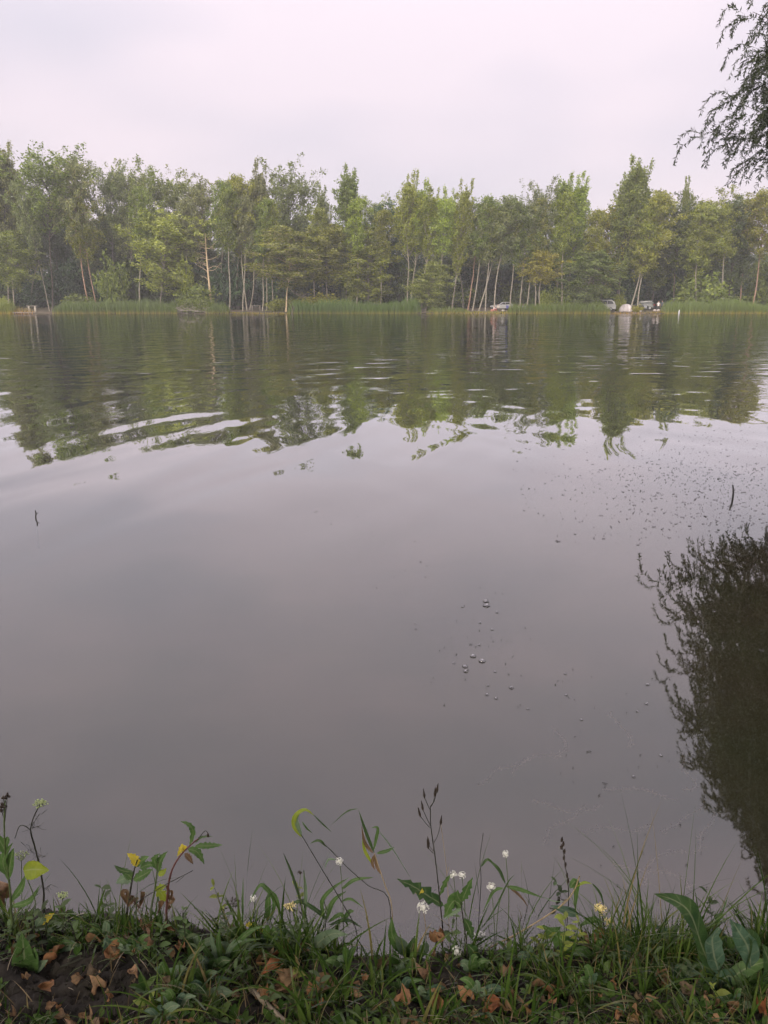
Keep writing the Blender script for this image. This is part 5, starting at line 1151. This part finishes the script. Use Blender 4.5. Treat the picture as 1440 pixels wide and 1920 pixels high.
for pts, w, mt in (([(356, 1586), (362, 1560), (354, 1546), (338, 1540)], 13, 'leaf_green'), ([(366, 1586), (392, 1586), (418, 1584)], 15, 'leaf_green'), ([(352, 1592), (370, 1598), (383, 1620)], 18, 'leaf_green'), ([(346, 1596), (342, 1590), (332, 1606)], 16, 'leaf_yellow'), ([(346, 1600), (354, 1608), (362, 1620)], 13, 'leaf_brown'), ([(366, 1580), (378, 1570), (400, 1568)], 6, 'leaf_dark'), ([(312, 1690), (300, 1668), (312, 1660)], 22, 'leaf_lime')): lf(e, pts, Y, w, M[mt], teeth=6, n=25)
mb = MB(); mb.ball(at(390, 1566, Y), (0.003, 0.003, 0.006), 6, 6); part(mb, 'bud', M['seed_dark'], e); side(e, [(372, 1572), (384, 1558), (390, 1562)], Y, 0.001, 0.0008, SD, 'flower_stalk')
e = plant('dry_stalk', 'dark thin stalk slanting across the sow thistles', 1.6, 'stalk', u=260); stem(e, [(245, 1705), (300, 1665), (362, 1632)], 1.6, 0.0012, 0.0008, SD)
mb = MB(); mb.tube(PT([(330, 1655), (345, 1643)], 1.6), 0.0006, 4); part(mb, 'side_shoot', SD, e)

# drooping grasses in the middle
def tall(name, lb, Y, pts, r0, r1, mat, leaves, cat='grass'):
    e = plant(name, lb, Y, cat, 'tall bent grasses', pts[0][0]); stem(e, pts, Y, r0, r1, mat)
    for p_, w, mt in leaves: lf(e, p_, Y, w, M[mt], n=14)
    return e
tall('reed_grass', 'bent grass with drooping yellow-green leaf, highest left of the centre', 1.60, [(668, 1745), (640, 1690), (610, 1640), (580, 1590), (565, 1565)], 0.0013, 0.001, SD, [([(566, 1570), (552, 1550), (554, 1530), (572, 1518), (590, 1530)], 9, 'leaf_lime'), ([(566, 1568), (556, 1540), (562, 1524)], 8, 'leaf_pale'), ([(588, 1528), (605, 1545), (622, 1560)], 3, 'leaf_dark'), ([(566, 1540), (575, 1553), (586, 1562)], 3, 'leaf_green')])
tall('reed_grass', 'grass with sharply folded blades hanging beside a tan knot', 1.62, [(735, 1705), (722, 1660), (710, 1625), (702, 1600)], 0.0012, 0.0012, SS, [([(702, 1600), (686, 1560), (672, 1518)], 6, 'leaf_dark'), ([(672, 1516), (650, 1522), (620, 1548)], 2.5, 'leaf_dark'), ([(700, 1596), (706, 1570), (708, 1552), (696, 1552)], 6, 'leaf_green'), ([(706, 1600), (725, 1596), (740, 1588)], 7, 'leaf_green'), ([(700, 1600), (684, 1580), (678, 1548)], 6, 'leaf_brown'), ([(698, 1620), (684, 1595), (679, 1568)], 6, 'leaf_lime'), ([(702, 1602), (706, 1625), (716, 1642)], 5, 'leaf_brown'), ([(702, 1602), (698, 1618), (703, 1632)], 6, 'leaf_brown'), ([(705, 1552), (735, 1590), (772, 1650)], 2, 'leaf_pale')])
tall('reed_grass', 'grass stem rising left to a hooked tip above white flowers', 1.60, [(730, 1690), (690, 1660), (650, 1625), (612, 1586), (596, 1577)], 0.0011, 0.0009, SD, [([(612, 1588), (598, 1576), (580, 1582)], 5, 'leaf_dark'), ([(630, 1612), (616, 1612), (608, 1630)], 4, 'leaf_pale'), ([(640, 1668), (665, 1650), (700, 1645)], 7, 'leaf_green')])
tall('reed_grass', 'single straight dark blade left of the white flowers', 1.60, [(572, 1775), (563, 1690), (550, 1640), (532, 1600)], 0.001, 0.0004, SD, [([(563, 1690), (548, 1640), (531, 1600)], 5, 'leaf_dark')])
tall('reed_grass', 'upright pale blade with a fly at its tip', 1.61, [(572, 1740), (572, 1690), (571, 1650), (570, 1632)], 0.0012, 0.0008, SG, [([(572, 1720), (573, 1670), (569, 1632)], 7, 'leaf_pale')])
tall('reed_grass', 'arched broad grass blades left of the centre', 1.60, [(500, 1745), (502, 1720), (504, 1690)], 0.0016, 0.001, SG, [([(504, 1735), (515, 1690), (498, 1665), (485, 1662), (462, 1705)], 9, 'leaf_green'), ([(502, 1730), (503, 1690), (505, 1672)], 12, 'leaf_green'), ([(525, 1712), (515, 1680), (495, 1663)], 8, 'leaf_green'), ([(455, 1735), (455, 1690), (456, 1645)], 4, 'leaf_green')])
tall('reed_grass', 'tuft of long curved blades in the middle of the bank edge', 1.61, [(610, 1740), (612, 1710), (608, 1690)], 0.0014, 0.001, SG, [([(608, 1725), (604, 1690), (625, 1665), (655, 1645)], 8, 'leaf_green'), ([(612, 1725), (625, 1690), (650, 1670)], 9, 'leaf_green'), ([(612, 1725), (600, 1712), (560, 1690), (525, 1712)], 8, 'leaf_dark'), ([(614, 1730), (640, 1715), (654, 1740)], 8, 'leaf_green'), ([(616, 1735), (650, 1725), (680, 1740)], 7, 'leaf_dark'), ([(640, 1690), (658, 1686), (682, 1702)], 5, 'leaf_green'), ([(646, 1722), (655, 1710), (664, 1708)], 9, 'leaf_green')])
tall('reed_grass', 'grass blades bending right beside the white round flowers', 1.60, [(930, 1760), (935, 1700), (948, 1660)], 0.0012, 0.0008, SG, [([(948, 1662), (975, 1668), (1020, 1684)], 8, 'leaf_green'), ([(948, 1658), (935, 1630), (918, 1612)], 6, 'leaf_dark'), ([(950, 1660), (975, 1680), (990, 1700)], 5, 'leaf_brown'), ([(945, 1665), (925, 1672), (905, 1712)], 6, 'leaf_green'), ([(1018, 1682), (1040, 1690), (1060, 1690)], 2, 'leaf_pale'), ([(905, 1740), (930, 1700), (952, 1655), (965, 1640)], 3, 'leaf_dark')])
# dark hawkweed stem with buds
Y = 1.60; e = plant('hawkweed', 'tall dark seeding stem with pointed buds, highest of the near plants', Y, u=825)
stem(e, [(830, 1745), (826, 1700), (822, 1660), (815, 1600), (808, 1550), (807, 1515)], Y, 0.0022, 0.0012, SD)
for (a, b) in (((807, 1520), (796, 1495)), ((806, 1515), (819, 1485)), ((808, 1550), (793, 1518)), ((810, 1555), (788, 1530)), ((814, 1580), (826, 1545)), ((815, 1595), (804, 1585)), ((816, 1600), (803, 1590)), ((807, 1512), (815, 1492))):
    side(e, [a, ((a[0] + b[0]) / 2 + 1, (a[1] + b[1]) / 2 + 3), b], Y, 0.0009, 0.0008, SD, 'flower_stalk'); mb = MB(); p = at(b[0], b[1], Y); d = at(b[0] + (b[0] - a[0]) * 0.2, b[1] - 17, Y) - p
    mb.tube([p - d * 0.1, p + d * 0.2, p + d * 0.45, p + d], (0.0012, 0.0034, 0.0026, 0.0005), 6); part(mb, 'bud', M['seed_dark'], e)
for pts, w, mt in (([(832, 1698), (800, 1678), (775, 1662), (744, 1648)], 34, 'leaf_dark'), ([(795, 1672), (780, 1668), (762, 1660)], 16, 'leaf_yellow'), ([(824, 1680), (836, 1652), (850, 1636)], 12, 'leaf_green')): lf(e, pts, Y, w, M[mt], teeth=5, n=22, tooth=0.6, nrm=(0.2, -0.8, 0.6))
e = plant('hawkweed', 'leafy dark stem with toothed green leaves right of the tall seeding stem', 1.58, u=872)
stem(e, [(880, 1850), (876, 1780), (868, 1720), (864, 1690)], 1.5, 0.0022, 0.0015, SD)
for pts, w, mt in (([(866, 1700), (850, 1690), (832, 1722)], 34, 'leaf_green'), ([(866, 1690), (874, 1670), (886, 1645)], 22, 'leaf_green'), ([(866, 1692), (858, 1680), (858, 1668)], 16, 'leaf_green'), ([(870, 1722), (880, 1740), (886, 1765)], 20, 'leaf_dark'), ([(876, 1770), (890, 1790), (892, 1840)], 24, 'leaf_dark'), ([(866, 1704), (848, 1712), (834, 1724)], 10, 'leaf_pale')): lf(e, pts, 1.5, w, M[mt], teeth=4, n=20, nrm=(0.1, -0.9, 0.4))
e = plant('dry_stalk', 'dark leafless upright stalk with a bent blade, right of the centre', 1.61, 'stalk', u=903); stem(e, [(898, 1720), (902, 1650), (900, 1610), (906, 1562)], 1.61, 0.0011, 0.0007, SD); lf(e, [(902, 1625), (916, 1612), (940, 1640)], 1.61, 5, M['leaf_dark'])
e = plant('dry_stalk', 'pale thin straw stalk right of the tall seeding stem', 1.62, 'stalk', u=838); stem(e, [(842, 1740), (838, 1640), (826, 1540)], 1.62, 0.0008, 0.0005, SS); mb = MB(); mb.tube(PT([(838, 1640), (842, 1625)], 1.62), 0.0004, 4); part(mb, 'side_shoot', SS, e)
e = plant('dock_spike', 'dark seed spike rising above the bent brown stem on the right', 1.61, u=1060); stem(e, [(1064, 1720), (1066, 1670), (1058, 1610), (1054, 1585)], 1.61, 0.0013, 0.0009, SD)
for k, (u, v) in enumerate([(1053, 1578), (1056, 1586), (1052, 1592), (1058, 1600), (1057, 1612), (1060, 1625), (1063, 1645), (1065, 1655)]):
    mb = MB(); p = at(u, v, 1.61); mb.tube([p, p + np.array((0, 0, 0.006)), p + np.array((0.001, 0, 0.014))], (0.0025, 0.0032, 0.0004), 6); part(mb, 'seed', M['seed_dark'], e)
for pts, w, mt in (([(1068, 1665), (1080, 1655), (1078, 1710)], 14, 'leaf_green'), ([(1075, 1664), (1095, 1655), (1110, 1657)], 5, 'leaf_lime'), ([(1110, 1656), (1125, 1675), (1133, 1700)], 5, 'leaf_dark')): lf(e, pts, 1.61, w, M[mt])
e = plant('broken_stalk', 'long straw-brown broken stalk slanting up to the right', 1.6, 'stalk', u=920); stem(e, [(915, 1780), (980, 1745), (1050, 1700), (1075, 1672), (1087, 1642)], 1.6, 0.0019, 0.0014, SS); mb = MB(); mb.tube(PT([(1050, 1700), (1062, 1685)], 1.6), 0.0009, 4); part(mb, 'side_shoot', SS, e)
# white flower heads
for (u, v, px, vb, lb) in [(637, 1614, 16, 1700, 'white flower head left of the folded grass, upper left of the group'), (475, 1684, 13, 1735, 'small white flower low at the left, beside arched blades'), (850, 1640, 15, 1720, 'left of a pair of white flower heads by the leafy stem'), (866, 1641, 15, 1720, 'right of a pair of white flower heads by the leafy stem'), (921, 1663, 17, 1745, 'white round flower head right of the upright dark stalk'), (948, 1601, 14, 1700, 'highest small white flower head right of the centre'), (793, 1702, 24, 1755, 'big white flower head under the large toothed leaf'), (857, 1784, 20, 1820, 'lowest white flower head in front of the leafy stem')]:
    Y = 1.6 if v < 1750 else 1.53; e = plant('white_flower', lb, Y, 'flower', 'white flower heads', u); stem(e, [(u + 6, vb), (u + 4, (v + vb) / 2), (u, v)], Y, 0.0011, 0.0008, SG if u != 793 else SS); fluff(e, u, v, Y, px * 0.85, M['petal_white'], n=34)
# cream flowers on the right
Y = 1.6; e = plant('cream_flower', 'plant with two cream flower heads and a withered hanging leaf', Y, 'flower', None, 1125)
stem(e, [(1138, 1790), (1134, 1750), (1130, 1720), (1126, 1710)], Y, 0.002, 0.0012, SD); fluff(e, 1126, 1704, Y, 20, M['petal_cream'], n=30); fluff(e, 1141, 1728, Y, 15, M['petal_cream'], n=26); side(e, [(1131, 1740), (1138, 1732)], Y, 0.001, 0.001, SG, 'flower_stalk')
for pts, w, mt in (([(1128, 1728), (1108, 1725), (1084, 1738)], 12, 'leaf_green'), ([(1140, 1742), (1152, 1750), (1144, 1774)], 11, 'leaf_brown'), ([(1134, 1745), (1148, 1748), (1154, 1756)], 9, 'leaf_brown'), ([(1125, 1735), (1112, 1755), (1100, 1770)], 9, 'leaf_lime'), ([(1085, 1715), (1062, 1708), (1032, 1698)], 17, 'leaf_blue')): lf(e, pts, Y, w, M[mt])
e = plant('sow_thistle', 'large upright toothed leaf left of the cream flowers', 1.55, u=1060); stem(e, [(1095, 1810), (1090, 1800), (1086, 1795)], 1.55, 0.0022, 0.0016, SG)
lf(e, [(1088, 1796), (1062, 1770), (1040, 1752), (1016, 1735)], 1.55, 48, M['leaf_green'], teeth=4, n=22, tooth=0.6, nrm=(0.3, -0.9, 0.35)); lf(e, [(1090, 1800), (1100, 1780), (1098, 1750), (1090, 1752)], 1.55, 9, M['leaf_brown'])
lf(e, [(1092, 1805), (1120, 1790), (1150, 1770)], 1.53, 22, M['leaf_green'], teeth=3, n=16); lf(e, [(1090, 1806), (1060, 1800), (1020, 1806)], 1.53, 18, M['leaf_green'])
# dock on the right
Y = 1.44; e = plant('dock_plant', 'big dock with long curling leaves at the bottom right', Y, u=1340); stem(e, [(1345, 1850), (1345, 1830), (1346, 1820)], Y, 0.005, 0.004, SG)
for pts, w, mt, kw in (([(1340, 1830), (1318, 1780), (1295, 1715), (1268, 1690), (1228, 1676)], 40, 'leaf_dark', dict(nrm=(0.4, -0.7, 0.6), wave=0.06)), ([(1348, 1825), (1338, 1788), (1336, 1758), (1350, 1740)], 36, 'leaf_blue', dict(nrm=(0.2, -0.95, 0.2), wave=0.08)), ([(1408, 1815), (1402, 1776), (1386, 1748), (1370, 1722)], 36, 'leaf_blue', dict(nrm=(-0.3, -0.9, 0.3), wave=0.1)), ([(1400, 1820), (1412, 1770), (1400, 1740)], 34, 'leaf_dark', dict(nrm=(0.5, -0.8, 0.3))), ([(1370, 1890), (1352, 1850), (1365, 1830), (1385, 1840)], 44, 'leaf_blue', dict(nrm=(0, -1, 0.3))), ([(1385, 1895), (1400, 1850), (1420, 1810)], 40, 'leaf_green', dict(nrm=(0.5, -0.8, 0.3))), ([(1440, 1880), (1445, 1820), (1430, 1770)], 50, 'leaf_dark', {}), ([(1350, 1850), (1400, 1815), (1450, 1800)], 26, 'leaf_green', {}), ([(1345, 1845), (1310, 1850), (1270, 1890)], 18, 'leaf_green', {}), ([(1352, 1852), (1390, 1870), (1440, 1860)], 40, 'leaf_dark', {})): lf(e, pts, Y, w, M[mt], n=18, **kw)
e = plant('tall_blade', 'upright blade with a hooked pale tip left of the big grey-green leaf', 1.56, 'grass', None, 1345); stem(e, [(1330, 1780), (1345, 1730), (1352, 1712)], 1.56, 0.001, 0.0008, SG)
for p_, w in (([(1352, 1712), (1344, 1722), (1342, 1740)], 8), ([(1345, 1735), (1356, 1705), (1366, 1678)], 3)): lf(e, p_, 1.56, w, M['leaf_green'])
tall('reed_grass', 'dense upright tuft of dark blades left of the dock', 1.56, [(1262, 1830), (1265, 1780), (1268, 1740)], 0.0016, 0.001, SG, [([(1262 + a, 1840), (1264 + b, 1770), (1266 + c, 1715 + d)], w, 'leaf_dark') for a, b, c, d, w in ((0, 0, 6, 0, 9), (-4, -8, -10, 30, 8), (4, 10, 18, 5, 7), (2, 4, 10, 40, 9), (-6, -20, -44, 60, 7), (6, 24, 50, 55, 7), (0, -4, -2, 20, 8))])
tall('reed_grass', 'arching blade with a drooping tip above the right-hand grass', 1.58, [(1195, 1790), (1196, 1765), (1198, 1750)], 0.001, 0.0008, SG, [([(1196, 1762), (1215, 1738), (1252, 1740)], 5, 'leaf_dark'), ([(1198, 1750), (1194, 1758), (1196, 1764)], 8, 'leaf_green'), ([(1130, 1800), (1180, 1775), (1245, 1768)], 10, 'leaf_green'), ([(1130, 1790), (1160, 1760), (1190, 1772), (1210, 1800)], 8, 'leaf_lime')])
# small leafy weeds along the edge
rw = np.random.default_rng(404)
for i in range(46):
    u = rw.uniform(-10, 1450); v = rw.uniform(1740, 1800) if i % 3 else rw.uniform(1790, 1900)
    if clear(u, v): continue
    p = on_bank(u, v); Yw = p[1]; hp = rw.uniform(25, 90) if v < 1800 else rw.uniform(15, 45); dx = rw.normal(0, 14)
    e = plant('leafy_weed', 'small leafy weed in the tangle near ' + near_mark(u), Yw, 'plant', 'small leafy weeds on the near bank', u); Q = stem(e, [(u, v), (u + dx * 0.3, v - hp * 0.5), (u + dx, v - hp)], Yw, 0.0014, 0.0007, SG if i % 4 else SD, n=8)
    mb = MB(); nl = int(5 + hp / 8)
    for k in range(nl):
        b_ = Q[min(7, 2 + int(6 * k / nl))]; a_ = k * 2.4 + rw.normal(0, 0.3); d_ = np.array((math.cos(a_), math.sin(a_) * 0.8, rw.uniform(0.1, 0.8))); s_ = rw.uniform(0.014, 0.034)
        mb.leaf([b_, b_ + d_ * s_ * 0.55, b_ + d_ * s_ * np.array((1, 1, 0.6))], s_ * rw.uniform(0.25, 0.5), (0, -0.3, 1), 0, 0.3, 6)
    part(mb, 'leaves', [M['leaf_green'], M['leaf_dark'], M['leaf_lime'], M['leaf_green']][i % 4], e)
# broad-leaved plants low on the bank
def rosette(lb, Y, c, leaves, name='broad_leaf_plant', mat='leaf_pale'):
    e = plant(name, lb, Y, 'plant', 'broad-leaved plants on the near bank', c[0]); mb = MB(); p = at(c[0], c[1], Y); mb.ball(p, 0.006, 6, 5); part(mb, 'crown', SG, e)
    for q in leaves: lf(e, [c] + list(q[0]), Y, q[1], M[q[2] if len(q) > 2 else mat], n=14, wave=0.04, nrm=(0.1, -0.8, 0.6))
rosette('dock leaf plant standing on the left soil edge', 1.50, (52, 1826), [([(46, 1795), (42, 1748)], 44, 'leaf_green'), ([(60, 1805), (66, 1775)], 32, 'leaf_green'), ([(30, 1815), (12, 1800)], 26, 'leaf_dark'), ([(35, 1822), (8, 1824)], 24, 'leaf_dark'), ([(72, 1812), (90, 1800)], 20, 'leaf_pale')])
rosette('pale broad-leaved clump left of the centre', 1.54, (568, 1808), [([(556, 1775), (545, 1745)], 34), ([(590, 1775), (620, 1752), (652, 1752)], 26), ([(575, 1780), (575, 1770)], 34), ([(540, 1795), (505, 1798)], 36, 'leaf_green'), ([(530, 1800), (470, 1815)], 22, 'leaf_green'), ([(600, 1815), (606, 1816)], 14)])
rosette('upright rounded pale leaf with neighbours in the centre', 1.49, (752, 1850), [([(752, 1825), (754, 1802)], 22), ([(735, 1830), (722, 1812)], 26), ([(780, 1845), (800, 1838)], 26), ([(768, 1815), (770, 1795)], 16, 'leaf_green')])
rosette('rounded green leaf beside a pale curled one at the bank edge', 1.56, (772, 1798), [([(770, 1780), (778, 1755)], 22, 'leaf_dark'), ([(752, 1770), (742, 1755)], 22), ([(738, 1760), (734, 1720)], 20, 'leaf_green'), ([(795, 1778), (800, 1765)], 20)])
rosette('plantain with an upright pale leaf at the bottom middle', 1.42, (790, 1920), [([(792, 1895), (790, 1872)], 26), ([(775, 1915), (760, 1905)], 22, 'leaf_green'), ([(812, 1915), (850, 1912)], 26), ([(765, 1925), (735, 1925)], 22, 'leaf_green')])
rosette('bright plantain tuft in front of the folded brown leaf', 1.47, (662, 1875), [([(668, 1840), (676, 1805)], 11, 'leaf_green'), ([(680, 1850), (696, 1846)], 14, 'leaf_green'), ([(690, 1860), (702, 1840)], 12, 'leaf_green'), ([(648, 1862), (640, 1860)], 14), ([(655, 1880), (630, 1890)], 16), ([(670, 1855), (682, 1828)], 10, 'leaf_green'), ([(690, 1872), (716, 1885)], 9)])
rosette('strap-leaved tuft with arching pale blades at the lower left', 1.46, (265, 1900), [([(245, 1875), (220, 1852), (203, 1855)], 14), ([(285, 1860), (300, 1840), (288, 1835)], 12), ([(275, 1870), (270, 1862), (258, 1866)], 12), ([(330, 1880), (350, 1880)], 10), ([(255, 1870), (248, 1850)], 12, 'leaf_green'), ([(300, 1870), (330, 1850), (360, 1848)], 12), ([(240, 1890), (215, 1885)], 16, 'leaf_lime')], 'grass_tuft')
rosette('grass tuft with broad blades above the orange leaf', 1.52, (290, 1845), [([(300, 1800), (326, 1778)], 18), ([(285, 1810), (294, 1790)], 16), ([(320, 1815), (380, 1780)], 9, 'leaf_green'), ([(330, 1825), (375, 1815)], 9, 'leaf_green'), ([(310, 1812), (345, 1790)], 9, 'leaf_green'), ([(262, 1830), (240, 1826)], 11, 'leaf_green')], 'grass_tuft')
rosette('wide tuft of long green blades left of the rust-red leaf', 1.53, (420, 1830), [([(440, 1775), (470, 1745), (500, 1735)], 11, 'leaf_green'), ([(410, 1770), (412, 1740)], 10, 'leaf_green'), ([(385, 1780), (370, 1750)], 10, 'leaf_green'), ([(460, 1790), (520, 1790)], 16, 'leaf_green'), ([(380, 1800), (340, 1808)], 9, 'leaf_green'), ([(450, 1770), (490, 1760)], 9, 'leaf_green'), ([(400, 1775), (395, 1745)], 9, 'leaf_pale'), ([(430, 1780), (455, 1760), (470, 1770)], 10, 'leaf_pale')], 'grass_tuft')
rosette('long low blade arching over the fallen stick', 1.45, (340, 1905), [([(400, 1868), (460, 1852), (515, 1852)], 12, 'leaf_green'), ([(380, 1880), (420, 1880)], 9, 'leaf_green'), ([(355, 1885), (372, 1860)], 9, 'leaf_green'), ([(360, 1910), (400, 1905)], 10, 'leaf_pale')], 'grass_tuft')
rosette('dandelion-like rosette in the grass below the broken stalk', 1.5, (985, 1835), [([(1000, 1815), (1030, 1808)], 16, 'leaf_green'), ([(965, 1822), (948, 1830)], 12, 'leaf_green'), ([(1010, 1825), (1050, 1820)], 14, 'leaf_lime'), ([(980, 1812), (990, 1795)], 12, 'leaf_green'), ([(1040, 1850), (1098, 1900)], 9, 'leaf_pale')], 'grass_tuft')
rq = np.random.default_rng(777)
for i in range(36):
    u, v = rq.uniform(20, 1430), rq.uniform(1765, 1915)
    if clear(u, v): continue
    p = on_bank(u, v); ls = []
    for k in range(rq.integers(4, 8)):
        a_ = rq.uniform(-2.6, 2.6); ln = rq.uniform(22, 58); ls.append(([(u + math.sin(a_) * ln * 0.5, v - abs(math.cos(a_)) * ln * 0.5 - 6), (u + math.sin(a_) * ln, v - abs(math.cos(a_)) * ln * 0.75)], rq.uniform(9, 20), ['leaf_green', 'leaf_dark', 'leaf_pale', 'leaf_green', 'leaf_blue'][rq.integers(0, 5)]))
    rosette('low broad-leaved weed on the bank near ' + near_mark(u), p[1], (u, v), ls)
e = plant('yellow_leaf', 'bright yellow leaf on the grass at the left beside a pale one', 1.58, 'leaf', None, 86)
lf(e, [(74, 1732), (88, 1722), (102, 1712)], 1.58, 18, M['leaf_yellow'], teeth=4, n=18, nrm=(0, -0.8, 0.5)); lf(e, [(68, 1738), (76, 1726), (84, 1712)], 1.58, 16, M['leaf_pale'], nrm=(0, -0.9, 0.3))
e = plant('yellow_leaf', 'yellow twisted leaf caught in the arched blades', 1.58, 'leaf', None, 475); lf(e, [(460, 1735), (472, 1733), (480, 1740)], 1.58, 9, M['leaf_yellow']); lf(e, [(480, 1740), (490, 1748), (492, 1756)], 1.58, 11, M['leaf_yellow'])
e = plant('withered_flower', 'withered brown flower head on a dark stalk in the centre', 1.54, 'flower', None, 820); stem(e, [(808, 1830), (814, 1790), (820, 1760)], 1.54, 0.003, 0.002, SD)
for k in range(9): r_ = np.random.default_rng(k + 500); lf(e, [(820, 1764), (820 + r_.uniform(-10, 10), 1755), (820 + r_.uniform(-14, 12), 1738 + r_.uniform(-2, 12))], 1.54 + r_.uniform(-0.015, 0.015), r_.uniform(9, 15), M['dead_leaf'], 'petal', twist=r_.normal(0, 1.5), fold=0.6)
# fallen sticks
def fallen(pts, r0, lb, mat):
    P = np.array([on_bank(u, v) + (0, 0, 0.008) for u, v in pts]); e = empty('fallen_stick', P[0]); tag(e, lb, 'stick', 'fallen sticks'); mb = MB(); Q = smooth(P, 14); mb.tube(Q, np.linspace(r0, r0 * 0.7, 14), 8); part(mb, 'stick', mat, e)
    mb = MB(); mb.tube([Q[6], Q[6] + np.array((0.01, 0.006, 0.012))], (r0 * 0.45, r0 * 0.3), 5); part(mb, 'knot', mat, e)
M['stick'] = simple('stick_bark', (0.17, 0.14, 0.10), 0.85, 0.35, 40, bump=0.4)
fallen([(470, 1858), (500, 1888), (545, 1930)], 0.007, 'thick grey-brown fallen stick at the bottom left of the middle', M['stick'])
fallen([(820, 1872), (900, 1866), (960, 1858), (990, 1845)], 0.004, 'dark fallen twig lying across the lower middle', M['stem_dark'])
fallen([(95, 1825), (130, 1812), (158, 1800)], 0.003, 'thin dark twig on the bare soil at the left', M['stem_dark'])
# the fly
p = at(562, 1636, 1.60); e = empty('fly', p); tag(e, 'small black fly by the tip of the upright pale blade', 'insect')
for nm, c, r_ in (('abdomen', (0.001, 0, -0.002), (0.0022, 0.002, 0.0035)), ('thorax', (-0.0005, 0, 0.002), (0.0019, 0.0019, 0.0022)), ('head', (-0.0012, 0, 0.005), (0.0014, 0.0014, 0.0013))): mb = MB(); mb.ball(c, r_, 8, 6); mb.build(nm, M['seed_dark'], e, True)
for s in (-1, 1):
    mb = MB(); mb.leaf([(0, 0, 0.002), (s * 0.003, 0.002, 0.0), (s * 0.006, 0.003, -0.004)], 0.003, (0, -1, 0.3), n=5); mb.build('wing', M['stem_dark'], e)
    for k in range(3): mb = MB(); mb.tube([(0, 0, 0.001), (s * 0.004, -0.001, 0.002 * (k - 1)), (s * 0.0065, 0, 0.004 * (k - 1) - 0.002)], 0.0003, 3); mb.build('leg', M['seed_dark'], e)

# ------------------------------------------------------------------ unseen trees added behind the viewpoint to shade the near bank
for (x, y, hgt, wd, key, lb) in [(-2.6, -2.6, 13.0, 1.5, 'asp_a', 'unseen leafy tree added behind the viewpoint, left one, to shade the near bank'), (2.9, -2.2, 12.0, 1.5, 'asp_a', 'unseen leafy tree added behind the viewpoint, right one, to shade the near bank')]:
    tm, cm, rad, bm_, H1 = ARCH[key]; e = empty('added_shade_tree', (x, y, float(ground_z(np.array(x), np.array(y))) - 0.05)); tag(e, lb, 'tree', 'unseen trees added to shade the near bank')
    for nm, me in (('trunk', tm), ('branches', bm_), ('crown', cm)):
        o = bpy.data.objects.new(nm, me); col.objects.link(o); o.parent = e; o.scale = (wd, wd, hgt / H0); o.color = TONE['dark'] + (1,)

# ------------------------------------------------------------------ haze
def haze():
    m = new_mat('haze'); t = m.node_tree; o = t.nodes.new('ShaderNodeOutputMaterial'); v = t.nodes.new('ShaderNodeVolumePrincipled')
    v.inputs['Color'].default_value = (0.93, 0.95, 0.95, 1); v.inputs['Density'].default_value = 0.00052; v.inputs['Anisotropy'].default_value = 0.0
    t.links.new(v.outputs[0], o.inputs['Volume'])
    mb = MB(); mb.box((0, 110, 15.5), (330, 330, 37)); q = mb.build('haze', m); tag(q, 'thin pale morning haze over the pond', 'haze', kind='stuff')
haze()
